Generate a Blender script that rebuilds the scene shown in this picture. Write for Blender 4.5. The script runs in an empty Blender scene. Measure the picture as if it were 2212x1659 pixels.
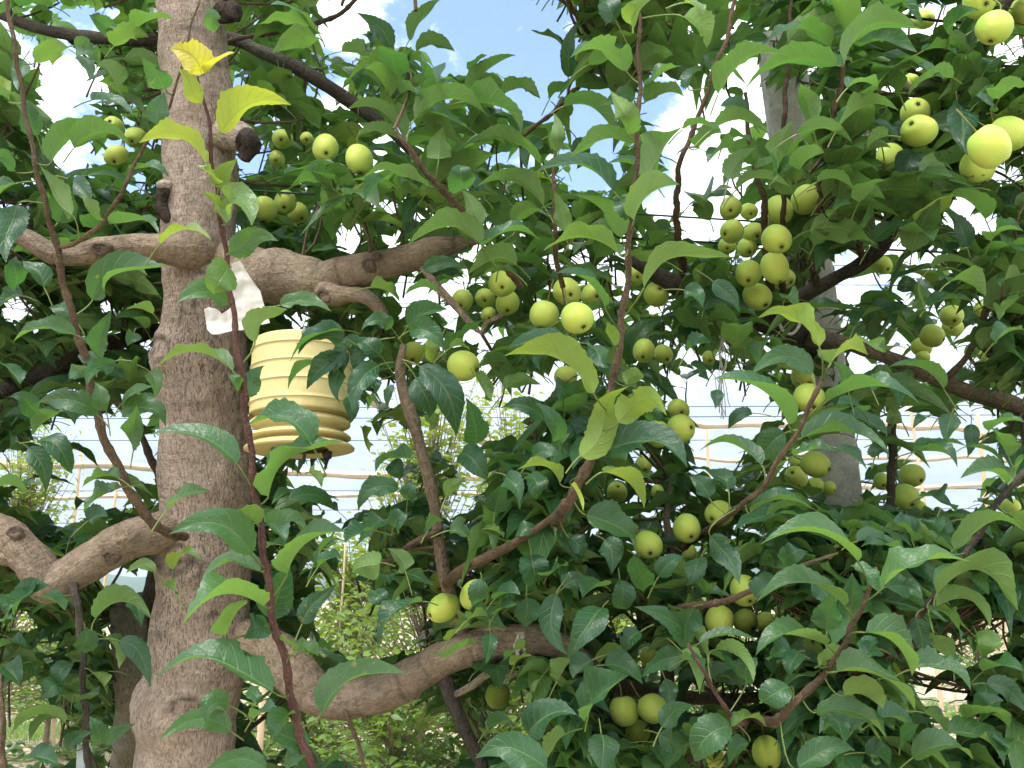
import bpy, math, random
import numpy as np
from mathutils import Vector, noise as mnoise

S = bpy.context.scene
COL = S.collection
rng = np.random.default_rng(7)
random.seed(7)
R = math.radians

# ------------------------------------------------------------ camera, sky, sun, exposure
FPX = 1916.0                       # focal length in pixels of a 2212 x 1659 picture (60 degrees across)
CAM = np.array([0.0, 0.0, 1.55])
PITCH = R(13.6)
cam = bpy.data.cameras.new('camera'); cam.angle = R(60); cam.clip_start = 0.02; cam.clip_end = 6000
co = bpy.data.objects.new('camera', cam); COL.objects.link(co)
co.location = CAM; co.rotation_euler = (R(90) + PITCH, 0, 0)
S.camera = co

SUN_EL, SUN_AZ = 60, -142           # azimuth measured from +Y (the view) towards +X
sdir = Vector((math.sin(R(SUN_AZ)) * math.cos(R(SUN_EL)), math.cos(R(SUN_AZ)) * math.cos(R(SUN_EL)), math.sin(R(SUN_EL))))
sl = bpy.data.lights.new('sun', 'SUN'); sl.energy = 1.5; sl.angle = R(20); sl.color = (1.0, 0.96, 0.90)
so = bpy.data.objects.new('sun', sl); COL.objects.link(so)
so.rotation_euler = (-sdir).to_track_quat('-Z', 'Y').to_euler()

S.view_settings.view_transform = 'Standard'
S.view_settings.look = 'None'
S.view_settings.gamma = 1
S.view_settings.exposure = 1.5

W = bpy.data.worlds.new('World'); S.world = W; W.use_nodes = True
nt = W.node_tree; nt.nodes.clear()


class NB:
    """small helper that writes node expressions"""
    def __init__(s, tree): s.t = tree
    def node(s, kind, **kw):
        n = s.t.nodes.new(kind)
        for k, v in kw.items(): setattr(n, k, v)
        return n
    def put(s, sock, v):
        if hasattr(v, 'is_linked') or hasattr(v, 'links'): s.t.links.new(v, sock)
        elif isinstance(v, (tuple, list)) and sock.type == 'RGBA' and len(v) == 3: sock.default_value = (*v, 1)
        else: sock.default_value = v
    def m(s, op, a, b=0.0, c=None, clamp=False):
        n = s.node('ShaderNodeMath', operation=op, use_clamp=clamp)
        s.put(n.inputs[0], a); s.put(n.inputs[1], b)
        if c is not None: s.put(n.inputs[2], c)
        return n.outputs[0]
    def mix(s, f, a, b, mode='MIX'):
        n = s.node('ShaderNodeMix', data_type='RGBA', blend_type=mode)
        s.put(n.inputs[0], f); s.put(n.inputs[6], a); s.put(n.inputs[7], b)
        return n.outputs[2]
    def ramp(s, x, lo, hi, a=0.0, b=1.0, smooth=True):
        n = s.node('ShaderNodeMapRange', interpolation_type='SMOOTHSTEP' if smooth else 'LINEAR')
        s.put(n.inputs[0], x); s.put(n.inputs[1], lo); s.put(n.inputs[2], hi); s.put(n.inputs[3], a); s.put(n.inputs[4], b)
        return n.outputs[0]
    def noise(s, vec, scale, detail=4, rough=0.55, dist=0.0):
        n = s.node('ShaderNodeTexNoise')
        if vec is not None: s.put(n.inputs['Vector'], vec)
        n.inputs['Scale'].default_value = scale; n.inputs['Detail'].default_value = detail
        n.inputs['Roughness'].default_value = rough; n.inputs['Distortion'].default_value = dist
        return n.outputs[0]
    def scale(s, vec, k):
        n = s.node('ShaderNodeVectorMath', operation='MULTIPLY'); s.put(n.inputs[0], vec); n.inputs[1].default_value = k
        return n.outputs[0]


nb = NB(nt)
sky = nb.node('ShaderNodeTexSky', sky_type='NISHITA', sun_disc=False)
sky.sun_elevation = R(SUN_EL); sky.sun_rotation = R(SUN_AZ); sky.air_density = 1.2; sky.dust_density = 0.6; sky.ozone_density = 2.5
tc = nb.node('ShaderNodeTexCoord').outputs['Generated']
sep = nb.node('ShaderNodeSeparateXYZ'); nb.put(sep.inputs[0], tc)
z = sep.outputs[2]
cn = nb.noise(nb.scale(tc, (1.0, 1.0, 1.9)), 4.2, 9, 0.62, 0.35)
cn2 = nb.noise(nb.scale(tc, (1.0, 1.0, 2.4)), 17, 6, 0.6, 0.2)
cn = nb.m('ADD', cn, nb.m('MULTIPLY', nb.m('SUBTRACT', cn2, 0.5), 0.28))
def hole(vec, lo, hi):             # a blue opening in the cloud deck round one compass direction
    d = nb.node('ShaderNodeVectorMath', operation='DOT_PRODUCT'); nb.put(d.inputs[0], tc); d.inputs[1].default_value = vec
    return nb.ramp(d.outputs['Value'], lo, hi)
def hdir(az, el): return (math.sin(R(az)) * math.cos(R(el)), math.cos(R(az)) * math.cos(R(el)), math.sin(R(el)))
blue = nb.m('MAXIMUM', hole(hdir(1.5, 34), math.cos(R(12)), math.cos(R(5))), nb.m('MULTIPLY', hole(hdir(-25, 30), math.cos(R(13)), math.cos(R(4))), 0.85))
cm = nb.ramp(nb.m('SUBTRACT', cn, nb.m('MULTIPLY', blue, 0.20)), 0.30, 0.46)
shade = nb.ramp(cn2, 0.35, 0.68)
horiz = nb.m('MAXIMUM', nb.ramp(z, 0.10, 0.50), nb.ramp(sep.outputs[1], 0.55, 0.0))
cloud = nb.mix(shade, (10.2, 11.0, 12.2), (15.5, 15.8, 16.0))
cloud = nb.mix(1.0, cloud, nb.mix(horiz, (0.22, 0.27, 0.34), (1.0, 1.0, 1.0)), 'MULTIPLY')
skyc = nb.mix(1.0, sky.outputs[0], (1.45, 1.55, 1.7), 'MULTIPLY')
low = nb.ramp(z, 0.0, 0.42, 1.0, 0.0)
cm = nb.m('MAXIMUM', cm, nb.m('MULTIPLY', low, 0.45))
bg = nb.node('ShaderNodeBackground'); nb.put(bg.inputs[0], nb.mix(cm, skyc, cloud)); bg.inputs[1].default_value = 0.075
wo = nb.node('ShaderNodeOutputWorld'); nt.links.new(bg.outputs[0], wo.inputs[0])

# ------------------------------------------------------------ geometry helpers
RIGHT = np.array([1.0, 0, 0]); FWD = np.array([0, math.cos(PITCH), math.sin(PITCH)]); UP = np.array([0, -math.sin(PITCH), math.cos(PITCH)])
def P(u, v, d): return CAM + FWD * d + RIGHT * ((u - 1106) / FPX * d) + UP * ((829.5 - v) / FPX * d)
def proj(p):
    q = np.asarray(p) - CAM; d = q @ FWD; dd = np.maximum(d, 1e-3)
    return np.stack([1106 + (q @ RIGHT) / dd * FPX, 829.5 - (q @ UP) / dd * FPX, d], -1)
def unit(a): return a / np.maximum(np.linalg.norm(a, axis=-1, keepdims=True), 1e-9)

def tag(o, label=None, cat=None, group=None, kind=None):
    if label: o['label'] = label
    if cat: o['category'] = cat
    if group: o['group'] = group
    if kind: o['kind'] = kind
    return o
def empty(name, loc, label=None, cat=None, group=None):
    o = bpy.data.objects.new(name, None); COL.objects.link(o); o.location = loc; o.empty_display_size = 0.05
    return tag(o, label, cat, group)
def link(name, me, mat, parent=None):
    o = bpy.data.objects.new(name, me); COL.objects.link(o)
    if mat and not me.materials: me.materials.append(mat)
    if parent is not None:
        o.parent = parent
        q = parent; off = Vector((0, 0, 0))
        while q is not None: off += q.location; q = q.parent
        o.location = -off
    return o
def recenter(o):
    """move a mesh object's origin to the middle of its own vertices (top-level meshes only)"""
    me = o.data; n = len(me.vertices); a = np.empty(n * 3, np.float32); me.vertices.foreach_get('co', a); a = a.reshape(-1, 3)
    c = a.mean(0); c[2] = a[:, 2].min(); me.vertices.foreach_set('co', (a - c).ravel()); o.location = Vector(o.location) + Vector(c.tolist())
    return o
def grid_mesh(name, V, quads, uv=None, col=None, smooth=True, extra=None):
    me = bpy.data.meshes.new(name); V = np.asarray(V, np.float32).reshape(-1, 3); quads = np.asarray(quads, np.int32).reshape(-1, 4)
    me.vertices.add(len(V)); me.vertices.foreach_set('co', V.ravel())
    me.loops.add(quads.size); me.loops.foreach_set('vertex_index', quads.ravel())
    me.polygons.add(len(quads)); me.polygons.foreach_set('loop_start', np.arange(0, quads.size, 4, dtype=np.int32))
    if smooth: me.polygons.foreach_set('use_smooth', np.ones(len(quads), bool))
    if uv is not None:
        l = me.uv_layers.new(name='UVMap'); l.data.foreach_set('uv', np.asarray(uv, np.float32).reshape(-1, 2)[quads.ravel()].ravel())
    if col is not None:
        a = me.attributes.new('leafcol', 'FLOAT_COLOR', 'POINT'); a.data.foreach_set('color', np.asarray(col, np.float32).reshape(-1, 4).ravel())
    if extra is not None:
        a = me.attributes.new('scar', 'FLOAT', 'POINT'); a.data.foreach_set('value', np.asarray(extra, np.float32))
    me.update(calc_edges=True); me.validate()
    return me

class MB:
    """collects quad pieces into one mesh"""
    def __init__(s): s.V = []; s.Q = []; s.U = []; s.X = []; s.n = 0
    def add(s, V, Q, U=None, X=None):
        V = np.asarray(V, float).reshape(-1, 3); s.V.append(V); s.Q.append(np.asarray(Q, int).reshape(-1, 4) + s.n)
        s.U.append(np.zeros((len(V), 2)) if U is None else U); s.X.append(np.zeros(len(V)) if X is None else X); s.n += len(V); return s
    def mesh(s, name, smooth=True):
        return grid_mesh(name, np.concatenate(s.V), np.concatenate(s.Q), np.concatenate(s.U), None, smooth, np.concatenate(s.X))
    def build(s, name, mat, parent=None, smooth=True):
        return link(name, s.mesh(name, smooth), mat, parent)

def catmull(pts, rad, step):
    pts = np.asarray(pts, float); rad = np.asarray(rad, float)
    if len(pts) == 2:
        n = max(1, int(np.linalg.norm(pts[1] - pts[0]) / step)); t = np.linspace(0, 1, n + 1)[:, None]
        return pts[0] * (1 - t) + pts[1] * t, rad[0] * (1 - t[:, 0]) + rad[1] * t[:, 0]
    p = np.vstack([2 * pts[0] - pts[1], pts, 2 * pts[-1] - pts[-2]]); r = np.r_[rad[0], rad, rad[-1]]
    oP, oR = [], []
    for i in range(1, len(p) - 2):
        n = max(1, int(round(np.linalg.norm(p[i + 1] - p[i]) / step)))
        for k in range(n):
            t = k / n; t2 = t * t; t3 = t2 * t
            oP.append(0.5 * (2 * p[i] + (p[i + 1] - p[i - 1]) * t + (2 * p[i - 1] - 5 * p[i] + 4 * p[i + 1] - p[i + 2]) * t2 + (3 * p[i] - p[i - 1] - 3 * p[i + 1] + p[i + 2]) * t3))
            oR.append(r[i] * (1 - t) + r[i + 1] * t)
    oP.append(p[-2]); oR.append(r[-2])
    return np.array(oP), np.array(oR)

def tube_arrays(pts, rad, seg=12, step=0.02, lump=0.0, seed=0.0, cap=True):
    c, r = catmull(pts, rad, step)
    T = unit(np.gradient(c, axis=0)); n = len(c)
    a = np.array([0, -1.0, 0.001]) if abs(T[0][1]) < 0.9 else np.array([1.0, 0, 0])
    N = np.zeros_like(c); N[0] = unit(a - T[0] * (a @ T[0]))
    for i in range(1, n): N[i] = unit(N[i - 1] - T[i] * (N[i - 1] @ T[i]))
    B = np.cross(T, N)
    ang = np.linspace(0, 2 * math.pi, seg + 1)
    rr = np.repeat(r[:, None], seg + 1, 1)
    if lump:
        for i in range(n):
            for k in range(seg):
                q = c[i] + (N[i] * math.cos(ang[k]) + B[i] * math.sin(ang[k])) * r[i]
                rr[i, k] *= 1 + lump * mnoise.fractal(Vector(q * 14 + seed), 1.0, 2.0, 3)
            rr[i, seg] = rr[i, 0]
    V = c[:, None] + (N[:, None] * np.cos(ang)[None, :, None] + B[:, None] * np.sin(ang)[None, :, None]) * rr[..., None]
    L = np.r_[0, np.cumsum(np.linalg.norm(np.diff(c, axis=0), axis=1))]
    U = np.stack([np.repeat(ang[None] / (2 * math.pi), n, 0) * (2 * math.pi * np.maximum(r.mean(), 1e-4)), np.repeat(L[:, None], seg + 1, 1)], -1)
    idx = np.arange(n * (seg + 1)).reshape(n, seg + 1)
    Q = np.stack([idx[:-1, :-1], idx[:-1, 1:], idx[1:, 1:], idx[1:, :-1]], -1).reshape(-1, 4)
    V = V.reshape(-1, 3); U = U.reshape(-1, 2)
    if cap:                        # close both ends with a shrunken ring
        for ring, e, sg in ((idx[0], 0, -1), (idx[-1], -1, 1)):
            b = len(V); k = c[e] + T[e] * sg * r[e] * 0.25
            V = np.vstack([V, (V[ring] - c[e]) * 0.5 + c[e] + T[e] * sg * r[e] * 0.2, np.repeat(k[None], seg + 1, 0)]); U = np.vstack([U, U[ring], U[ring]])
            j = np.arange(seg); r1 = b + j; r2 = b + seg + 1 + j
            for A, Bq, A2, B2 in ((ring[:-1], ring[1:], r1, r1 + 1), (r1, r1 + 1, r2, r2 + 1)):
                q = np.stack([A, A2, B2, Bq] if sg < 0 else [A, Bq, B2, A2], -1)
                Q = np.vstack([Q, q])
    return V, Q, U

def lathe(prof, seg=48):
    """prof: (radius, height) pairs, turned round z"""
    prof = np.asarray(prof, float); a = np.linspace(0, 2 * math.pi, seg + 1); n = len(prof)
    V = np.stack([prof[:, 0, None] * np.cos(a), prof[:, 0, None] * np.sin(a), np.repeat(prof[:, 1, None], seg + 1, 1)], -1).reshape(-1, 3)
    idx = np.arange(n * (seg + 1)).reshape(n, seg + 1)
    Q = np.stack([idx[:-1, :-1], idx[:-1, 1:], idx[1:, 1:], idx[1:, :-1]], -1).reshape(-1, 4)
    U = np.stack(np.meshgrid(np.linspace(0, 1, n), a / 6.2832, indexing='ij'), -1).reshape(-1, 2)
    return V, Q, U

# ------------------------------------------------------------ materials
def mat(name):
    m = bpy.data.materials.new(name); m.use_nodes = True; t = m.node_tree; t.nodes.clear(); b = NB(t)
    p = b.node('ShaderNodeBsdfPrincipled'); o = b.node('ShaderNodeOutputMaterial'); t.links.new(p.outputs[0], o.inputs[0])
    return m, b, p, o
def bump(b, p, h, strength, dist):
    n = b.node('ShaderNodeBump'); n.inputs['Strength'].default_value = strength; n.inputs['Distance'].default_value = dist
    b.put(n.inputs['Height'], h); b.t.links.new(n.outputs[0], p.inputs['Normal'])
def uvn(b): return b.node('ShaderNodeUVMap', uv_map='UVMap').outputs[0]
def objc(b): return b.node('ShaderNodeTexCoord').outputs['Object']

def leaf_material(name, light=1.0, warm=0.0):
    m, b, p, o = mat(name)
    sp = b.node('ShaderNodeSeparateXYZ'); b.put(sp.inputs[0], uvn(b))
    s = b.m('ABSOLUTE', b.m('MULTIPLY_ADD', sp.outputs[0], 2.0, -1.0)); t = sp.outputs[1]
    at = b.node('ShaderNodeAttribute', attribute_name='leafcol'); c = b.node('ShaderNodeSeparateColor'); b.put(c.inputs[0], at.outputs['Color'])
    tone, young, rnd = c.outputs[0], c.outputs[1], c.outputs[2]
    mid = b.ramp(s, 0.02, 0.085, 1.0, 0.0)
    fr = b.m('FRACT', b.m('MULTIPLY', b.m('SUBTRACT', t, b.m('MULTIPLY', s, 0.20)), 8.0))
    side = b.m('MULTIPLY', b.ramp(b.m('ABSOLUTE', b.m('SUBTRACT', fr, 0.5)), 0.02, 0.11, 1.0, 0.0), b.ramp(s, 0.72, 0.98, 0.6, 0.0))
    vein = b.m('MAXIMUM', mid, side)
    nz = b.noise(objc(b), 60, 3); nz2 = b.noise(objc(b), 420, 2)
    top = b.mix(tone, (0.011, 0.052, 0.030), (0.034, 0.112, 0.040))
    top = b.mix(b.m('MULTIPLY', nz, 0.5), top, (0.044, 0.124, 0.057))
    top = b.mix(young, top, b.mix(b.ramp(young, 0.55, 1.0), (0.30, 0.42, 0.035), (0.62, 0.52, 0.10)))
    top = b.mix(b.m('MULTIPLY', vein, 0.5), top, (0.20, 0.31, 0.12))
    und = b.mix(tone, (0.088, 0.178, 0.062), (0.145, 0.243, 0.068))
    und = b.mix(b.m('MULTIPLY', nz, 0.35), und, (0.17, 0.29, 0.075))
    und = b.mix(young, und, b.mix(b.ramp(young, 0.55, 1.0), (0.36, 0.46, 0.05), (0.62, 0.46, 0.06)))
    und = b.mix(b.m('MULTIPLY', vein, 0.5), und, (0.30, 0.38, 0.15))
    spot = b.m('MULTIPLY', b.ramp(b.noise(objc(b), 130, 1), 0.70, 0.76), b.ramp(rnd, 0.6, 0.9, 0.0, 0.75))
    top = b.mix(spot, top, (0.30, 0.24, 0.06))
    stalk = b.ramp(t, -0.04, -0.02, 1.0, 0.0)
    top = b.mix(stalk, top, (0.22, 0.28, 0.085)); und = b.mix(stalk, und, (0.22, 0.28, 0.085))
    back = b.node('ShaderNodeNewGeometry').outputs['Backfacing']
    colr = b.mix(back, top, und)
    b.put(p.inputs['Base Color'], colr)
    b.put(p.inputs['Roughness'], b.m('MULTIPLY_ADD', back, 0.26, b.m('MULTIPLY_ADD', nz2, 0.22, 0.22)))
    p.inputs['Specular IOR Level'].default_value = 0.48
    h = b.m('ADD', b.m('MULTIPLY', vein, -0.5), b.m('ADD', b.m('MULTIPLY', nz, 0.9), b.m('MULTIPLY', nz2, 0.35)))
    bump(b, p, h, 0.55, 0.0035)
    tr = b.node('ShaderNodeBsdfTranslucent')
    trc = b.mix(tone, (0.09, 0.27, 0.042), (0.19, 0.42, 0.058)); trc = b.mix(young, trc, (0.62, 0.62, 0.04)); trc = b.mix(b.m('MULTIPLY', vein, 0.4), trc, (0.12, 0.2, 0.02))
    b.put(tr.inputs[0], trc)
    mx = b.node('ShaderNodeMixShader'); b.put(mx.inputs[0], b.m('MULTIPLY_ADD', young, 0.12, 0.34))
    b.t.links.new(p.outputs[0], mx.inputs[1]); b.t.links.new(tr.outputs[0], mx.inputs[2]); b.t.links.new(mx.outputs[0], o.inputs[0])
    return m

def bark_material(name, light, dark, fine=1.0, spotty=1.0):
    m, b, p, o = mat(name); u = uvn(b); oc = objc(b)
    n1 = b.noise(oc, 16, 5, 0.6); n2 = b.noise(oc, 70, 4, 0.6)
    tick = b.noise(b.scale(u, (330 * fine, 95 * fine, 1)), 1.0, 3, 0.6, 1.2)
    grain = b.noise(b.scale(u, (120, 700, 1)), 1.0, 2, 0.5)
    ringn = b.noise(b.scale(u, (9, 130, 1)), 1.0, 3, 0.6)
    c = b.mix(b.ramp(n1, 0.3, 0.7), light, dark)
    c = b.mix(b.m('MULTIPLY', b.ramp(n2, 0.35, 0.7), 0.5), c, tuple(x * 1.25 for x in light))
    area = b.ramp(b.noise(oc, 6.5, 3, 0.6), 0.36, 0.62, 0.6, 1.0)
    crack = b.noise(b.scale(u, (42, 13, 1)), 1.0, 5, 0.7, 2.2)
    c = b.mix(b.m('MULTIPLY', b.ramp(b.m('ABSOLUTE', b.m('SUBTRACT', crack, 0.5)), 0.0, 0.022, 0.55, 0.0), area), c, tuple(x * 0.35 for x in dark))
    tickm = b.m('MULTIPLY', b.ramp(tick, 0.50, 0.60), area)
    c = b.mix(b.m('MULTIPLY', tickm, 0.85 * spotty), c, tuple(x * 0.30 for x in dark))
    c = b.mix(b.m('MULTIPLY', b.ramp(ringn, 0.60, 0.72), 0.35), c, tuple(x * 0.5 for x in dark))
    c = b.mix(b.m('MULTIPLY', b.ramp(b.noise(oc, 9, 3), 0.55, 0.75), 0.35), c, (0.16, 0.17, 0.12))
    sc = b.node('ShaderNodeAttribute', attribute_name='scar').outputs['Fac']
    c = b.mix(b.m('MULTIPLY', sc, 0.85, clamp=True), c, (0.035, 0.027, 0.02))
    b.put(p.inputs['Base Color'], c); p.inputs['Roughness'].default_value = 0.88; p.inputs['Specular IOR Level'].default_value = 0.2
    h = b.m('ADD', b.m('MULTIPLY', tick, -1.0), b.m('ADD', b.m('MULTIPLY', n2, 1.0), b.m('ADD', b.m('MULTIPLY', grain, 0.4), b.m('MULTIPLY', ringn, -0.8))))
    bump(b, p, h, 0.9, 0.006)
    return m

def plain(name, c1, c2, scale=30, rough=0.6, spec=0.3, bstr=0.2, bdist=0.002, stretch=(1, 1, 1), metal=0.0):
    m, b, p, o = mat(name); v = b.scale(objc(b), stretch); n = b.noise(v, scale, 5, 0.6); n2 = b.noise(v, scale * 7, 3)
    f = b.m('ADD', b.m('MULTIPLY', n, 0.7), b.m('MULTIPLY', n2, 0.3))
    b.put(p.inputs['Base Color'], b.mix(b.ramp(f, 0.35, 0.65), c1, c2)); p.inputs['Roughness'].default_value = rough
    p.inputs['Specular IOR Level'].default_value = spec; p.inputs['Metallic'].default_value = metal
    if bstr: bump(b, p, f, bstr, bdist)
    return m

LEAF = leaf_material('leaf_green')
BARK = bark_material('bark_grey', (0.46, 0.365, 0.295), (0.315, 0.24, 0.19))
BARKP = bark_material('bark_pale', (0.46, 0.41, 0.34), (0.33, 0.28, 0.23), 0.8, 0.5)
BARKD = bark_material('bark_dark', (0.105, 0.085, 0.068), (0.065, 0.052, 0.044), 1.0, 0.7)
BARKM = bark_material('bark_limb', (0.31, 0.235, 0.165), (0.20, 0.15, 0.11), 0.8, 0.55)
SHOOT = bark_material('shoot_bark', (0.175, 0.118, 0.075), (0.11, 0.074, 0.05), 1.0, 0.4)
SHOOTR = bark_material('shoot_red', (0.17, 0.085, 0.07), (0.12, 0.06, 0.052), 1.0, 0.3)
BLACKW = plain('dead_wood', (0.018, 0.015, 0.014), (0.075, 0.06, 0.05), 45, 1.0, 0.02, 1.0, 0.012)
CUTW = plain('cut_wood', (0.16, 0.12, 0.09), (0.07, 0.055, 0.045), 90, 0.9, 0.1, 0.5, 0.002)
PAPER = plain('paper_white', (0.60, 0.58, 0.54), (0.48, 0.45, 0.40), 18, 0.85, 0.2, 0.35, 0.004)
TRAPM = plain('trap_plastic', (0.62, 0.53, 0.245), (0.56, 0.47, 0.21), 22, 0.55, 0.35, 0.05, 0.001)
TRAPB = plain('trap_black', (0.014, 0.014, 0.014), (0.03, 0.03, 0.03), 60, 0.5, 0.4, 0.1, 0.001)
WIREM = plain('steel_wire', (0.22, 0.22, 0.22), (0.14, 0.14, 0.14), 80, 0.4, 0.5, 0.0, 0, metal=0.8)
WIREG = plain('wire_green', (0.03, 0.085, 0.075), (0.045, 0.11, 0.095), 80, 0.45, 0.4, 0.0)
WIREB = plain('wire_black', (0.02, 0.024, 0.035), (0.03, 0.035, 0.045), 80, 0.5, 0.4, 0.0)
CONC = plain('concrete', (0.66, 0.64, 0.60), (0.42, 0.40, 0.37), 22, 0.9, 0.2, 0.9, 0.006)
BAMB = plain('bamboo', (0.62, 0.46, 0.29), (0.48, 0.35, 0.22), 8, 0.6, 0.3, 0.2, 0.003, (1, 1, 0.3))
RAILM = plain('bamboo_rail', (0.62, 0.52, 0.43), (0.48, 0.39, 0.31), 6, 0.6, 0.3, 0.3, 0.004, (0.4, 1, 1))
TWINE = plain('twine', (0.66, 0.64, 0.58), (0.5, 0.48, 0.42), 90, 0.9, 0.1, 0.3, 0.001)
TAGM = plain('tag_plastic', (0.74, 0.78, 0.80), (0.62, 0.66, 0.68), 20, 0.5, 0.3, 0.1, 0.001)

def apple_material():
    m, b, p, o = mat('apple_skin'); oc = objc(b)
    r = b.node('ShaderNodeObjectInfo').outputs['Random']
    n = b.noise(oc, 28, 3); sp = b.ramp(b.noise(oc, 420, 1), 0.64, 0.70)
    c = b.mix(r, (0.36, 0.58, 0.085), (0.54, 0.69, 0.12))
    c = b.mix(b.ramp(n, 0.35, 0.7), c, (0.54, 0.68, 0.10))
    c = b.mix(b.m('MULTIPLY', sp, 0.4), c, (0.60, 0.62, 0.22))
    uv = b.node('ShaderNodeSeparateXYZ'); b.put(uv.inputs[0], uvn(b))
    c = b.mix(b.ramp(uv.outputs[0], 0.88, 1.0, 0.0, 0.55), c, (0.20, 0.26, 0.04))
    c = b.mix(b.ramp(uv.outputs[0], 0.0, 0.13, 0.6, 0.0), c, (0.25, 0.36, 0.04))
    c = b.mix(b.m('MULTIPLY', b.ramp(b.noise(oc, 55, 2), 0.66, 0.74), 0.35), c, (0.33, 0.25, 0.09))
    c = b.mix(b.m('MULTIPLY', b.ramp(b.noise(oc, 14, 2), 0.52, 0.72), 0.5), c, (0.66, 0.60, 0.14))
    b.put(p.inputs['Base Color'], c); p.inputs['Roughness'].default_value = 0.50; p.inputs['Specular IOR Level'].default_value = 0.35
    p.inputs['Sheen Weight'].default_value = 0.12
    bump(b, p, b.noise(oc, 160, 2), 0.06, 0.001)
    return m
APPLE = apple_material()
STALK = plain('apple_stalk', (0.22, 0.27, 0.08), (0.16, 0.13, 0.06), 90, 0.7, 0.2, 0.0)
CALYX = plain('apple_calyx', (0.055, 0.045, 0.025), (0.12, 0.10, 0.05), 200, 0.9, 0.1, 0.0)

# ------------------------------------------------------------ the setting: ground, hills
def build_ground():
    n = 90
    xs = np.concatenate([-np.geomspace(1500, 14, 16), np.linspace(-13, 13, n), np.geomspace(14, 1500, 16)])
    ys = np.concatenate([[-600, -200, -60, -20, -8], np.linspace(-4, 26, 110), np.geomspace(27, 2200, 26)])
    X, Y = np.meshgrid(xs, ys); Z = np.zeros_like(X)
    for i in range(X.shape[0]):
        for j in range(X.shape[1]):
            if abs(X[i, j]) < 14 and -5 < Y[i, j] < 27: Z[i, j] = 0.07 * mnoise.fractal(Vector((X[i, j] * 0.9, Y[i, j] * 0.9, 0)), 1.0, 2.0, 4)
    V = np.stack([X, Y, Z], -1).reshape(-1, 3); idx = np.arange(X.size).reshape(X.shape)
    Q = np.stack([idx[:-1, :-1], idx[:-1, 1:], idx[1:, 1:], idx[1:, :-1]], -1).reshape(-1, 4)
    m, b, p, o = mat('soil'); oc = objc(b)
    n1 = b.noise(oc, 0.55, 6, 0.6); n2 = b.noise(oc, 9, 5, 0.65); n3 = b.noise(oc, 60, 3)
    c = b.mix(b.ramp(n2, 0.35, 0.7), (0.56, 0.44, 0.33), (0.40, 0.31, 0.22)); c = b.mix(b.m('MULTIPLY', b.ramp(n3, 0.5, 0.7), 0.4), c, (0.28, 0.21, 0.15))
    weeds = b.ramp(b.m('ADD', n1, b.m('MULTIPLY', b.m('SUBTRACT', n2, 0.5), 0.35)), 0.50, 0.58)
    c = b.mix(b.m('MULTIPLY', weeds, 0.8), c, b.mix(n3, (0.06, 0.13, 0.025), (0.13, 0.20, 0.05)))
    b.put(p.inputs['Base Color'], c); p.inputs['Roughness'].default_value = 0.95; p.inputs['Specular IOR Level'].default_value = 0.1
    bump(b, p, b.m('ADD', n2, n3), 0.8, 0.03)
    tag(link('ground', grid_mesh('ground', V, Q, np.zeros((len(V), 2))), m), kind='structure')
build_ground()

def build_hills(name, dist, az0, az1, hfun, depth, color1, color2, seed):
    na, nr = 120, 12; V = []
    for i in range(na + 1):
        az = az0 + (az1 - az0) * i / na
        for k in range(nr + 1):
            d = dist + depth * k / nr; q = math.sin(math.pi * min(1, k / nr * 0.5 + 0.0)) if k < nr else 1
            h = hfun(az) * q * (1 + 0.25 * mnoise.fractal(Vector((az * 0.35, k * 0.4, seed)), 1.0, 2.0, 5)) + dist * 0.004 * mnoise.noise(Vector((az * 3, k * 1.1, seed)))
            V.append((math.sin(R(az)) * d, math.cos(R(az)) * d, h - 2))
    idx = np.arange(len(V)).reshape(na + 1, nr + 1)
    Q = np.stack([idx[:-1, :-1], idx[1:, :-1], idx[1:, 1:], idx[:-1, 1:]], -1).reshape(-1, 4)
    m, b, p, o = mat(name); n1 = b.noise(objc(b), 0.03, 8, 0.7)
    b.put(p.inputs['Base Color'], b.mix(b.ramp(n1, 0.35, 0.65), color1, color2)); p.inputs['Roughness'].default_value = 1; p.inputs['Specular IOR Level'].default_value = 0
    bump(b, p, n1, 1.0, 6)
    tag(link(name, grid_mesh(name, V, Q, np.zeros((len(V), 2))), m), kind='structure')
build_hills('hills', 620, -60, 60, lambda a: 26 + 50 / (1 + math.exp(-(a - 6) / 5)), 500, (0.030, 0.085, 0.055), (0.050, 0.115, 0.060), 3.0)

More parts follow.
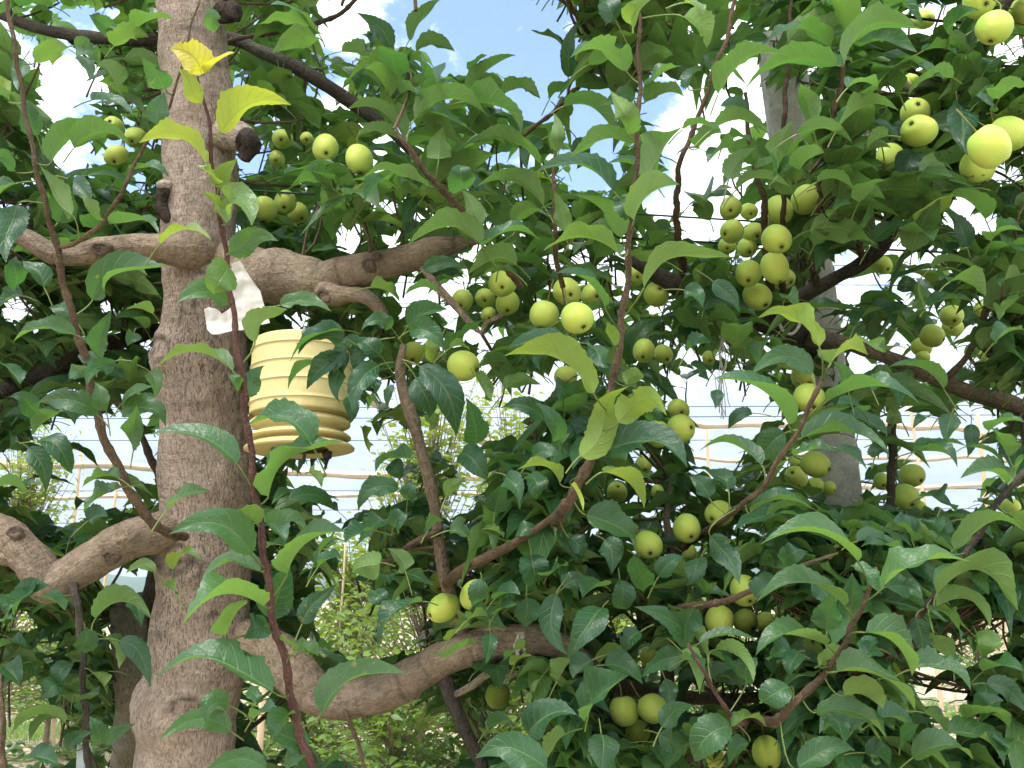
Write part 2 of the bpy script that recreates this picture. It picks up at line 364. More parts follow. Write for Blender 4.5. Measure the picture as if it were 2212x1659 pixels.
# ------------------------------------------------------------ leaves
def leaf_batch(M, Wd, Nd, hw, fold, wav, col, pet=None, cols=5, teeth=0.0, curl=None):
    """M, Wd, Nd: (L, n+1, 3) midrib points, side direction, upper-face direction; hw (L,) half width; returns arrays for grid_mesh.
    pet: (L, 3, 3) petiole points"""
    L, n1, _ = M.shape; t = np.linspace(0, 1, n1)
    prof = np.clip(t, 0, 1) ** 0.60 * np.clip(1 - t, 0, 1) ** 1.12; prof /= prof.max(); prof = np.maximum(prof, 0.012)
    s = np.linspace(-1, 1, cols)
    tooth = np.ones((n1, cols))
    if teeth:
        tooth[1::2, 0] += teeth; tooth[1::2, -1] += teeth; tooth[2::2, 0] -= teeth; tooth[2::2, -1] -= teeth
    bite = np.ones((L, n1, cols))
    for i in np.nonzero(rng.uniform(size=L) < (0.16 if teeth else 0.0))[0]:      # nibbled margins
        k = rng.integers(n1 // 4, n1 - 2); e = rng.choice([0, cols - 1]); w_ = max(1, n1 // 12)
        bite[i, k:k + w_ + 1, e] *= rng.uniform(.35, .75)
    jag = 1 + (rng.normal(0, .035, (L, n1, cols)) * (np.abs(s) > .9) if teeth else 0)
    h = hw[:, None, None] * prof[None, :, None] * tooth[None] * bite * jag
    cf, sf = np.cos(fold)[:, None, None], np.sin(fold)[:, None, None]
    a = np.abs(s)[None, None, :]
    if curl is None: curl = np.zeros(L)
    ph = wav[:, 0][:, None, None]; am = wav[:, 1][:, None, None]; fq = wav[:, 2][:, None, None]
    wave = am * a ** 2 * np.sin(fq * t[None, :, None] * 6.283 + ph + np.where(s > 0, 1.3, 0.0)[None, None, :])
    lift = (a * sf - curl[:, None, None] * a ** 2 * 0.55 + wave)
    V = M[:, :, None] + Wd[:, :, None] * (h * s[None, None, :] * cf)[..., None] + Nd[:, :, None] * (h * lift)[..., None]
    V = V.reshape(L, -1, 3); nv = n1 * cols
    U = np.stack(np.broadcast_arrays(((s + 1) / 2)[None, :], t[:, None]), -1).reshape(-1, 2)
    idx = np.arange(nv).reshape(n1, cols)
    Q = np.stack([idx[:-1, :-1], idx[:-1, 1:], idx[1:, 1:], idx[1:, :-1]], -1).reshape(-1, 4)
    if pet is not None:
        Tp = unit(pet[:, -1] - pet[:, 0]); A = unit(np.cross(Tp, np.array([0.31, 0.83, 0.46]))); Bq = np.cross(Tp, A)
        pr = np.minimum(0.00105, hw * 0.075)[:, None, None]
        ring = np.stack([A * math.cos(x) + Bq * math.sin(x) for x in (0.5, 2.594, 4.689)], 1)      # L,3,3
        k = pet.shape[1]; pv = (pet[:, :, None] + ring[:, None] * pr[..., None]).reshape(L, -1, 3)
        V = np.concatenate([V, pv], 1); U = np.vstack([U, np.tile([[0.5, -0.1]], (k * 3, 1))])
        pq = []
        for i in range(k - 1):
            for j in range(3): pq.append((nv + i * 3 + j, nv + i * 3 + (j + 1) % 3, nv + (i + 1) * 3 + (j + 1) % 3, nv + (i + 1) * 3 + j))
        Q = np.vstack([Q, pq]); nv += k * 3
    Qa = (Q[None] + (np.arange(L) * nv)[:, None, None]).reshape(-1, 4)
    return V.reshape(-1, 3), Qa, np.tile(U, (L, 1)), np.repeat(col, nv, 0)

# ------------------------------------------------------------ apple trees: limbs and shoots
TREE = empty('apple_tree', P(400, 829, 1.45) * [1, 1, 0], 'mature apple tree with stout grey trunk bearing white paper and pruned side limbs', 'apple tree', 'apple trees in the row')
TREE2 = empty('apple_tree', P(1815, 829, 2.35) * [1, 1, 0], 'apple tree with dark forked limbs growing around the concrete post', 'apple tree', 'apple trees in the row')
TREE3 = empty('apple_tree', P(275, 829, 2.15) * [1, 1, 0], 'slimmer apple tree with pale bent stem standing behind the stout trunk', 'apple tree', 'apple trees in the row')
BR = []        # (tree, part object, sample points, radii) for attaching leaves and twigs
PROT = []      # (u, v, r, d) picture-plane protection of thick limbs, so that loose foliage does not bury them
PXM = FPX
def limb(tree, pts, d, name='branch', m=BARK, seg=16, step=0.014, lump=0.2, protect=True, attach=True, label=None, parent=None):
    """pts: (u, v, r[, depth]) along the limb"""
    q = [P(p[0], p[1], p[3] if len(p) > 3 else d) for p in pts]; r = [p[2] * (p[3] if len(p) > 3 else d) / FPX for p in pts]
    if name == 'shoot':                       # buds and a slight kink at every node
        c, rr = catmull(q, r, 0.006); L = np.r_[0, np.cumsum(np.linalg.norm(np.diff(c, axis=0), axis=1))]
        g = np.random.default_rng(len(BR)); nodes = np.cumsum(g.uniform(.022, .045, 200)); k = np.searchsorted(nodes, L)
        dn = np.min(np.abs(L[:, None] - nodes[None]), 1); tri = np.where(k % 2 == 0, 1, -1) * dn * 0.10
        c = c + RIGHT * tri[:, None]; rr = rr * (1 + 0.34 * np.exp(-(dn / .0035) ** 2)); q, r, step = list(c), list(rr), 0.006
    V, Q, U = tube_arrays(q, r, seg, step, lump, seed=len(BR) * 3.1)
    X = np.zeros(len(V))
    if m is BARKM and max(r) > .017:          # ring wrinkles and growth cracks round the old limbs
        g = np.random.default_rng(len(BR) + 50); n_ = (seg + 1) * (len(V) // (seg + 1)); L = U[:, 1]; A = U[:, 0] / max(U[:, 0].max(), 1e-6) * 6.283
        for l0 in np.cumsum(g.uniform(.025, .11, 60)):
            if l0 > L.max(): break
            e = (L + .005 * np.sin(A + g.uniform(0, 6)) + .002 * np.sin(5 * A + g.uniform(0, 6)) - l0) / g.uniform(.0022, .0042)
            X = np.maximum(X, g.uniform(.3, .8) * np.exp(-e ** 2) * np.clip(.7 + .6 * np.sin(A * 2 + g.uniform(0, 6)), 0, 1))
    mb = MB(); mb.add(V, Q, U, X)
    o = mb.build(name, m, parent or tree)
    if label: o['label'] = label
    c, rr = catmull(q, r, 0.03)
    if attach: BR.append((tree, o, c, rr))
    if protect:
        for a, b in zip(c, rr):
            u, v, dd = proj(a); PROT.append((u, v, b / dd * FPX * 0.9, dd))
    return o

# -- main trunk, with branch scars raised on its front face
TRP = [(398, 1760, 105), (400, 1650, 104), (404, 1570, 106), (402, 1530, 113), (420, 1475, 106), (434, 1373, 101), (438, 1273, 94), (441, 1180, 95), (445, 1060, 98), (441, 960, 92), (437, 870, 92), (430, 785, 98), (437, 730, 90), (442, 650, 86), (438, 590, 84), (430, 500, 76), (432, 420, 76), (428, 330, 72), (430, 240, 72), (424, 150, 70), (412, 50, 71), (405, -60, 72), (400, -250, 68), (396, -600, 60)]
def build_trunk():
    d = 1.45
    q = [P(u, v, d) for u, v, r in TRP]; r = [x[2] * d / FPX for x in TRP]
    q = [np.array([q[0][0] + 0.005, q[0][1] - 0.02, -0.1]), np.array([q[0][0], q[0][1], q[0][2] * 0.5])] + q; r = [r[0] * 1.35, r[0] * 1.05] + r
    V, Q, U = tube_arrays(q, r, 96, 0.008)
    c, rr = catmull(q, r, 0.03)
    X = np.zeros(len(V)); pr = proj(V)
    cen, _ = catmull(q, r, 0.008)
    # scars in the picture's pixels: (u, v, half width, half height, ridge, hollow)
    SC = [(402, 1522, 38, 20, .005, .003), (407, 1228, 36, 26, .006, .002), (350, 755, 26, 34, .007, .0), (436, 874, 62, 4, .003, -.003), (438, 794, 4, 9, .0, .006), (393, 370, 5, 9, 0, .006), (450, 315, 5, 7, 0, .005), (480, 690, 8, 14, .002, .003), (375, 1205, 50, 40, .004, -.006), (432, 1062, 55, 4, .003, -.002), (382, 480, 6, 10, 0, .005), (470, 140, 20, 5, .003, 0), (405, 60, 46, 4, .003, 0), (460, 1330, 16, 6, .003, .002), (352, 1368, 18, 7, .004, .003), (420, 1445, 50, 3, .002, -.002), (445, 590, 50, 5, .003, -.002), (395, 690, 5, 30, .001, .004), (420, 655, 4, 26, .001, .004)]
    front = np.ones(len(V), bool)
    for i in range(len(V)):
        k = min(len(cen) - 1, i // 97) if i < len(cen) * 97 else len(cen) - 1
        n = V[i] - cen[k]; ln = np.linalg.norm(n); n = n / max(ln, 1e-6)
        p = Vector(V[i])
        h = 0.0065 * mnoise.fractal(p * 7, 1.0, 2.0, 3) + 0.0022 * mnoise.fractal(Vector((p.x * 55, p.y * 55, p.z * 26)), 1.0, 2.0, 3)
        if n @ FWD < 0.2:
            u, v, _ = pr[i]
            for su, sv, a, b, rd, hl in SC:
                e = math.hypot((u - su) / a, (v - sv) / b)
                if e < 2.2:
                    g = math.exp(-((e - 1) / .30) ** 2); h += rd * g - hl * math.exp(-(e / .7) ** 2)
                    X[i] = max(X[i], 0.8 * math.exp(-((e - 0.78) / .16) ** 2) if b > 12 else 0.85 * math.exp(-(e / .9) ** 2))
        V[i] = V[i] + n * h
    mb = MB(); mb.add(V, Q, U, X); o = mb.build('trunk', BARK, TREE)
    BR.append((TREE, o, c, rr))
    for a, b in zip(c, rr):
        u, v, dd = proj(a); PROT.append((u, v, b / dd * FPX, dd))
    return o
TRUNK = build_trunk()
def stub(pts, d, m, name='branch_stub', seg=24): return limb(TREE, pts, d, name, m, seg, 0.004, 0.5 if m is BLACKW else 0.3, True, False)
stub([(490, 285, 34, 1.42), (520, 296, 30, 1.40), (532, 305, 24, 1.39)], 1.4, BARK)
stub([(528, 302, 25, 1.388), (540, 314, 22, 1.385), (526, 345, 14, 1.39)], 1.4, BLACKW)
stub([(385, 390, 16, 1.42), (357, 408, 15, 1.40), (349, 440, 14, 1.40), (362, 470, 15, 1.40), (392, 486, 12, 1.41)], 1.4, BLACKW)
stub([(370, 400, 12, 1.40), (352, 400, 12, 1.395), (344, 402, 9, 1.39)], 1.4, BARK)
stub([(478, 30, 24, 1.42), (502, 22, 22, 1.40), (500, 40, 18, 1.40)], 1.4, BLACKW)
stub([(352, 175, 10, 1.44), (326, 185, 12, 1.44), (320, 180, 10, 1.44)], 1.4, BLACKW)

# -- pruned limbs of the main tree
limb(TREE, [(452, 545, 46, 1.44), (412, 534, 50, 1.385), (372, 535, 38, 1.36), (325, 534, 28, 1.34), (270, 535, 27, 1.33), (215, 540, 29, 1.32), (165, 552, 24, 1.31), (110, 548, 22, 1.3), (55, 515, 20, 1.3), (-20, 492, 18, 1.3), (-160, 470, 15, 1.32), (-330, 420, 10, 1.4)], 1.35, m=BARKM)
limb(TREE, [(470, 570, 50, 1.45), (545, 590, 62, 1.40), (600, 593, 63, 1.385), (648, 600, 50, 1.37), (695, 608, 44, 1.36), (740, 596, 38, 1.36), (800, 580, 37, 1.35), (870, 560, 32, 1.35), (930, 540, 26, 1.35), (980, 528, 18, 1.36), (1030, 515, 13, 1.37), (1100, 490, 9, 1.4)], 1.4, m=BARKM, seg=32, step=0.004)
limb(TREE, [(690, 615, 34, 1.36), (715, 638, 27, 1.34), (755, 636, 18, 1.33), (790, 640, 16, 1.32), (815, 662, 14, 1.32), (835, 695, 11, 1.33)], 1.34, m=BARKM)
limb(TREE, [(420, 1140, 40, 1.44), (350, 1150, 45, 1.39), (285, 1165, 43, 1.36), (220, 1197, 42, 1.34), (155, 1240, 40, 1.33), (108, 1262, 42, 1.33), (62, 1205, 38, 1.33), (18, 1160, 36, 1.34), (-40, 1128, 33, 1.35), (-160, 1080, 26, 1.4), (-330, 990, 16, 1.5)], 1.35, m=BARKM, seg=32, step=0.004)
limb(TREE, [(60, 1210, 18, 1.33), (20, 1208, 15, 1.32), (-30, 1200, 14, 1.31), (-160, 1190, 9, 1.3)], 1.3, m=BARKM)
limb(TREE, [(470, 1360, 40, 1.48), (540, 1385, 42, 1.43), (595, 1412, 45, 1.41), (640, 1460, 46, 1.39), (690, 1500, 44, 1.38), (745, 1508, 42, 1.37), (815, 1497, 40, 1.36), (900, 1455, 38, 1.35), (980, 1417, 36, 1.34), (1070, 1388, 34, 1.34), (1150, 1380, 32, 1.33), (1215, 1400, 28, 1.36), (1262, 1432, 23, 1.46), (1320, 1470, 19, 1.62), (1420, 1500, 16, 1.78), (1560, 1510, 13, 1.86), (1700, 1500, 10, 1.9)], 1.35, m=BARKM, seg=32, step=0.004)
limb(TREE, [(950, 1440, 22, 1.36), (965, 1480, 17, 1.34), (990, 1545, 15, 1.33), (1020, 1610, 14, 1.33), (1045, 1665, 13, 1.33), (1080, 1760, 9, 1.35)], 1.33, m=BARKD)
limb(TREE, [(985, 1500, 8, 1.33), (1020, 1482, 9, 1.32), (1062, 1452, 9, 1.31), (1120, 1458, 6, 1.3), (1170, 1462, 4, 1.3)], 1.3, m=BARKM, protect=False)
limb(TREE, [(1440, 1505, 14, 1.78), (1445, 1420, 14, 1.7), (1455, 1320, 14, 1.58), (1450, 1190, 11, 1.55), (1440, 1120, 8, 1.56), (1446, 1040, 5, 1.56)], 1.3, m=BARKM, protect=False)
limb(TREE, [(1010, 1400, 16, 1.36), (965, 1260, 13, 1.36), (946, 1150, 13, 1.35), (940, 1100, 13, 1.34), (930, 1050, 13, 1.33), (912, 980, 13, 1.32), (895, 920, 13, 1.31), (875, 860, 12, 1.30), (864, 800, 11, 1.29), (872, 745, 7, 1.28)], 1.3, m=BARKM, protect=False)
limb(TREE, [(946, 1150, 9, 1.34), (900, 1170, 8, 1.3), (865, 1192, 7, 1.27), (832, 1216, 6, 1.25), (780, 1235, 5, 1.22)], 1.3, m=SHOOT, protect=False)
limb(TREE, [(965, 1260, 12, 1.35), (1000, 1230, 11, 1.2), (1060, 1200, 11, 1.15), (1110, 1175, 10, 1.12), (1165, 1138, 8, 1.08), (1200, 1112, 7, 1.05)], 1.1, m=SHOOT, protect=False)
limb(TREE, [(905, 570, 9, 1.36), (922, 590, 9, 1.33), (945, 620, 9, 1.32), (978, 655, 8, 1.32), (1040, 720, 6, 1.3), (1050, 700, 5, 1.3), (1085, 680, 5, 1.3)], 1.3, m=BARKM, protect=False)
# dark limb crossing behind the trunk
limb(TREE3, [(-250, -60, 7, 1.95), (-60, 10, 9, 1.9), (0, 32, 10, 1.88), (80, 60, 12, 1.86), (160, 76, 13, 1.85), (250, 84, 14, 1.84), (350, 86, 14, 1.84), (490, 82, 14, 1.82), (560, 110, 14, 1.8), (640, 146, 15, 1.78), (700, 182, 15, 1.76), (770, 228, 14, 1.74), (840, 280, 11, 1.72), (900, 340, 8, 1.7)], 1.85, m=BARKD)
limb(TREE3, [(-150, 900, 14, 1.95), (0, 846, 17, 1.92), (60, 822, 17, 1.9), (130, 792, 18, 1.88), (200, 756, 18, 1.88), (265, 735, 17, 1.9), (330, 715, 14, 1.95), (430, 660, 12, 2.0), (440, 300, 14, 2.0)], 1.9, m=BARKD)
limb(TREE3, [(-20, 785, 8, 1.88), (5, 810, 9, 1.88), (40, 832, 9, 1.9)], 1.9, m=BARKD, protect=False)
limb(TREE3, [(250, 1330, 28, 1.85), (272, 1335, 37, 1.85), (282, 1400, 40, 1.86), (288, 1480, 40, 1.88), (280, 1560, 34, 1.92), (276, 1700, 33, 2.0), (276, 2050, 36, 2.15), (275, 2600, 40, 2.15)], 1.9, name='trunk', m=BARKP, seg=24)
limb(TREE3, [(285, 1500, 24, 1.9), (330, 1300, 24, 1.98), (380, 1000, 22, 2.03), (430, 660, 19, 2.05), (440, 300, 15, 2.0), (430, 84, 14, 1.84)], 1.95, m=BARKM)

def knot(u, v, r, d, tilt=(0, 0)):
    # healed pruning cut: a bark collar round a weathered end-grain face, turned mostly towards the row's open side
    px = d / FPX; c = P(u, v, d); n = unit(-FWD + RIGHT * tilt[0] + UP * tilt[1]); X = unit(np.cross([0.1, 0.2, 1.0], n)); Y = np.cross(n, X); Rm = np.stack([X, Y, n], 1)
    q = np.random.default_rng(int(u)); ph = q.uniform(0, 6.28, 3)
    for nm, prof, m in (('knot', [(1.5, -.9), (1.38, -.3), (1.22, .12), (1.02, .30), (.84, .26), (.74, .06)], BARKM), ('knot_face', [(.80, .07), (.6, .0), (.35, .10), (.2, -.02), (.01, .04)], CUTW)):
        V, Q, U = lathe(prof, 28); a = np.arctan2(V[:, 1], V[:, 0]); f = 1 + .10 * np.cos(2 * a + ph[0]) + .08 * np.cos(3 * a + ph[1]) + .05 * np.cos(7 * a + ph[2])
        V[:, 0] *= f; V[:, 1] *= f * .82; V[:, 2] += .07 * np.cos(5 * a + ph[1])
        mb = MB(); mb.add(V * r * px @ Rm.T + c, Q, U * .1, np.full(len(V), .25 if nm == 'knot' else .3)); mb.build(nm, m, TREE)
for a in ((216, 537, 15, 1.298, (.1, -.1)), (232, 563, 9, 1.31, (0, -.7)), (700, 640, 15, 1.325, (-.2, -.4)), (797, 571, 12, 1.318, (.1, .2)), (238, 1204, 14, 1.315, (.1, -.2)), (924, 1447, 15, 1.326, (0, 0)), (1025, 1424, 9, 1.322, (0, -.2)), (812, 552, 8, 1.322, (0, .7)), (640, 1498, 11, 1.36, (-.5, -.4)), (30, 1150, 13, 1.315, (0, .5))): knot(*a)

# -- long shoots
S1 = limb(TREE, [(395, 1160, 10, 1.36), (362, 1150, 10, 1.29), (330, 1130, 10, 1.26), (292, 1080, 10, 1.24), (260, 1020, 9.5, 1.22), (235, 970, 9, 1.21), (210, 900, 9, 1.2), (190, 800, 8.5, 1.19), (173, 740, 8, 1.18), (150, 660, 7.5, 1.17), (130, 580, 7, 1.16), (122, 530, 6.5, 1.15), (100, 450, 6, 1.14), (80, 370, 6, 1.13), (60, 270, 5.5, 1.12), (45, 180, 5, 1.11), (30, 100, 4.5, 1.1), (18, 20, 4, 1.1), (10, -60, 3.5, 1.1), (-5, -200, 2.5, 1.1)], 1.15, 'shoot', SHOOT, 10, protect=False, lump=0.1)
S2 = limb(TREE, [(122, 534, 5.5, 1.15), (150, 530, 5, 1.14), (182, 514, 5, 1.13), (230, 470, 4.5, 1.12), (270, 400, 4, 1.1), (303, 330, 3.5, 1.1), (345, 270, 3.2, 1.08), (375, 200, 3, 1.07), (392, 150, 2.6, 1.07), (415, 50, 2.2, 1.07), (430, 0, 1.8, 1.07)], 1.12, 'shoot', SHOOT, 8, protect=False, lump=0.1)
S3 = limb(TREE, [(470, 2150, 12, 1.35), (600, 1950, 11, 1.1), (690, 1760, 10, .92), (672, 1659, 9.5, .87), (640, 1560, 8.5, .86), (620, 1450, 8.5, .85), (595, 1360, 8.5, .85), (580, 1270, 8, .84), (565, 1160, 7.5, .84), (551, 1070, 7, .83), (542, 990, 6.8, .83), (528, 860, 6.5, .83), (515, 760, 6, .82), (500, 650, 6, .82), (485, 540, 5.5, .82), (475, 460, 5, .81), (463, 380, 4.5, .81), (453, 300, 4, .8), (445, 245, 3.4, .8), (437, 205, 2.8, .8), (431, 165, 2, .8)], .83, 'shoot', SHOOTR, 10, protect=False, lump=0.08)
S4 = limb(TREE, [(1255, 1425, 11, 1.42), (1215, 1290, 10, 1.50), (1190, 1190, 10, 1.38), (1205, 1125, 11, 1.14), (1225, 1090, 12, 1.03), (1250, 1045, 11, 1.0), (1280, 980, 10.5, .99), (1305, 900, 10, .98), (1325, 830, 9, .98), (1335, 750, 8.5, .97), (1345, 680, 7.5, .97), (1355, 600, 7, .97), (1362, 500, 6, .96), (1372, 420, 5.5, .96), (1376, 330, 5, .96), (1379, 230, 5, .95), (1382, 100, 4.5, .95), (1380, 40, 4, .95), (1374, -10, 3.5, .95), (1368, -150, 2.5, .95)], 1.0, 'shoot', SHOOT, 10, protect=False, lump=0.08)
S5 = limb(TREE, [(1560, 1512, 10, 1.86), (1620, 1545, 9, 1.5), (1665, 1560, 9, 1.12), (1690, 1545, 8.5, .9), (1740, 1497, 8, .88), (1792, 1440, 7, .87), (1830, 1390, 6, .86), (1839, 1350, 6, .86), (1868, 1300, 5.5, .85), (1884, 1262, 4.5, .85), (1891, 1225, 3.5, .85)], .87, 'shoot', SHOOT, 10, protect=False, lump=0.08)
S6 = limb(TREE, [(1452, 1200, 8, 1.55), (1500, 1165, 7, 1.52), (1545, 1135, 6, 1.3), (1590, 1100, 6, 1.0), (1650, 1050, 5.8, .92), (1690, 980, 5.5, .9), (1730, 920, 5.2, .89), (1757, 862, 5, .88), (1773, 822, 4.5, .88)], .9, 'shoot', SHOOT, 10, protect=False, lump=0.08)
S7 = limb(TREE, [(1455, 1320, 9, 1.57), (1480, 1312, 7.5, 1.2), (1560, 1300, 7, 1.08), (1640, 1270, 6, 1.04), (1700, 1240, 5.5, 1.02), (1750, 1215, 4.2, 1.0), (1812, 1195, 2.5, 1.0)], 1.0, 'shoot', SHOOT, 8, protect=False, lump=0.1)
S13 = limb(TREE, [(1625, 1548, 5, 1.48), (1600, 1565, 4.5, 1.1), (1580, 1550, 4.2, .95), (1545, 1490, 4.5, .92), (1517, 1448, 4, .9), (1490, 1390, 3, .9)], .92, 'shoot', SHOOTR, 8, protect=False, lump=0.1)
S14 = limb(TREE, [(1120, 620, 8, 1.3), (1090, 570, 7, 1.25), (1050, 520, 6.5, 1.22), (1020, 485, 6.5, 1.2), (985, 440, 7, 1.18), (945, 400, 7, 1.16), (900, 345, 6.5, 1.15), (872, 305, 5, 1.14), (855, 280, 3.5, 1.14)], 1.2, 'shoot', SHOOT, 8, protect=False, lump=0.1)
S15 = limb(TREE, [(1210, 620, 6, 1.3), (1199, 515, 5, 1.22), (1197, 450, 4.5, 1.2), (1197, 380, 4, 1.2), (1195, 320, 2.6, 1.2)], 1.2, 'shoot', SHOOT, 8, protect=False, lump=0.1)
S22 = limb(TREE3, [(490, 90, 5, 1.75), (530, 80, 4.5, 1.7), (620, 66, 4.5, 1.65), (690, 48, 5, 1.62), (737, 27, 5, 1.6), (800, -30, 4, 1.6)], 1.65, 'shoot', SHOOT, 8, protect=False, lump=0.1)
S21 = limb(TREE, [(1120, 300, 4, 1.45), (1180, 255, 4.5, 1.42), (1225, 213, 5, 1.4), (1260, 175, 5, 1.4), (1293, 125, 5, 1.38), (1315, 85, 3, 1.38)], 1.4, 'shoot', SHOOT, 8, protect=False, lump=0.1)
S23 = limb(TREE3, [(295, 930, 6, 1.6), (312, 960, 7, 1.6), (332, 1005, 8, 1.6), (350, 1055, 8, 1.62), (380, 1130, 9, 1.8)], 1.6, 'shoot', SHOOT, 8, protect=False, lump=0.1)
S24 = limb(TREE, [(155, 1250, 9, 1.33), (163, 1285, 8, 1.29), (172, 1350, 7.5, 1.28), (178, 1420, 7, 1.27), (182, 1500, 7, 1.27), (190, 1660, 7, 1.27), (200, 1800, 5, 1.28)], 1.28, 'shoot', BARKD, 8, protect=False, lump=0.1)
S25 = limb(TREE, [(10, 1700, 6, 1.2), (6, 1600, 5.5, 1.2), (3, 1520, 5, 1.2), (-8, 1400, 4, 1.25), (-30, 1200, 6, 1.31)], 1.2, 'shoot', SHOOT, 8, protect=False, lump=0.1)
S26 = limb(TREE, [(735, 1515, 7, 1.36), (752, 1545, 4.5, 1.33), (770, 1600, 4, 1.32), (790, 1659, 4, 1.3), (810, 1740, 3, 1.3)], 1.3, 'shoot', SHOOT, 8, protect=False, lump=0.1)
# -- right-hand tree
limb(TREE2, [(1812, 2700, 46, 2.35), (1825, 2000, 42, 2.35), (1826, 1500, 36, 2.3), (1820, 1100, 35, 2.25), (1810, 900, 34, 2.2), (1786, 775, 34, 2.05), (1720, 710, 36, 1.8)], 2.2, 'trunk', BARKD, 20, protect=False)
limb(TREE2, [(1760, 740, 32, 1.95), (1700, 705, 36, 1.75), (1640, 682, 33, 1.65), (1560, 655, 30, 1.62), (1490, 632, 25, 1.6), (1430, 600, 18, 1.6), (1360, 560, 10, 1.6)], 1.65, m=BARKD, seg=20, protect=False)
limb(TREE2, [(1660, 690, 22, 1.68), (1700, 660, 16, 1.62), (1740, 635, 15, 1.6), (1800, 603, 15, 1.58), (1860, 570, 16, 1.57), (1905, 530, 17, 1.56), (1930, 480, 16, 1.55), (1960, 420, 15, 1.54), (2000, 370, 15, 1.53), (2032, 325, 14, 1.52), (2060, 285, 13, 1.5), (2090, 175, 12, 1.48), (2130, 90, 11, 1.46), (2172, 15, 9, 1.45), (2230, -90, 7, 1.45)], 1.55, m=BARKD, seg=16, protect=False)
limb(TREE2, [(1740, 725, 22, 1.85), (1820, 740, 16, 1.6), (1890, 762, 15, 1.52), (1960, 790, 16, 1.5), (2030, 820, 17, 1.48), (2100, 850, 18, 1.47), (2170, 870, 19, 1.46), (2250, 895, 19, 1.45), (2420, 930, 14, 1.45), (2600, 930, 9, 1.5)], 1.5, m=BARKM, seg=16)
limb(TREE2, [(2040, 822, 9, 1.48), (2062, 800, 8, 1.45), (2090, 768, 6, 1.42), (2120, 700, 7, 1.4), (2150, 610, 8, 1.4), (2160, 580, 5, 1.4)], 1.4, m=BARKM, protect=False)
S8 = limb(TREE2, [(1900, 1480, 9, 1.5), (1960, 1370, 7, 1.1), (1994, 1320, 6.5, 1.04), (2025, 1283, 6.5, 1.02), (2080, 1206, 7, 1.0), (2112, 1158, 6.5, 1.0), (2160, 1080, 6, .99), (2192, 1040, 5.5, .98), (2250, 980, 4, .98)], 1.0, 'shoot', BARKD, 8, protect=False, lump=0.1)
S9 = limb(TREE2, [(1932, 775, 10, 1.52), (1930, 830, 9.5, 1.5), (1928, 950, 9.5, 1.5), (1925, 1050, 9, 1.5), (1917, 1160, 9, 1.5), (1905, 1300, 9, 1.55), (1880, 1500, 9, 1.7)], 1.5, 'shoot', BARKD, 8, protect=False, lump=0.1)
S16 = limb(TREE2, [(1480, 610, 9, 1.55), (1462, 480, 7, 1.3), (1470, 350, 6, 1.15), (1490, 300, 6, 1.13), (1515, 240, 5.5, 1.12), (1535, 170, 5, 1.11), (1555, 120, 4.5, 1.1), (1575, 60, 4.5, 1.1), (1586, -10, 4, 1.1), (1600, -120, 3, 1.1)], 1.1, 'shoot', SHOOT, 8, protect=False, lump=0.1)
S17 = limb(TREE2, [(1690, 640, 7, 1.6), (1692, 480, 5.5, 1.4), (1694, 270, 4.5, 1.3), (1696, 230, 4.5, 1.3), (1701, 120, 4, 1.3), (1711, 0, 3.5, 1.3), (1715, -100, 3, 1.3)], 1.3, 'shoot', SHOOT, 8, protect=False, lump=0.1)
S18 = limb(TREE2, [(1860, 560, 7, 1.56), (1848, 420, 5.5, 1.4), (1848, 320, 4.5, 1.3), (1845, 220, 4.5, 1.3), (1843, 120, 4.5, 1.3), (1835, 60, 5, 1.3), (1841, 0, 5, 1.3), (1850, -100, 4, 1.3)], 1.3, 'shoot', SHOOT, 8, protect=False, lump=0.1)
S19 = limb(TREE2, [(1760, 620, 8, 1.59), (1775, 420, 7, 1.3), (1795, 265, 6.5, 1.15), (1810, 210, 6, 1.13), (1821, 140, 5, 1.12), (1826, 90, 3, 1.12)], 1.15, 'shoot', SHOOT, 8, protect=False, lump=0.1)
S20 = limb(TREE2, [(1670, 660, 8, 1.62), (1655, 540, 7, 1.45), (1650, 430, 6, 1.38), (1630, 360, 6, 1.36), (1618, 290, 5, 1.35), (1610, 200, 3.5, 1.35)], 1.4, 'shoot', SHOOT, 8, protect=False, lump=0.1)

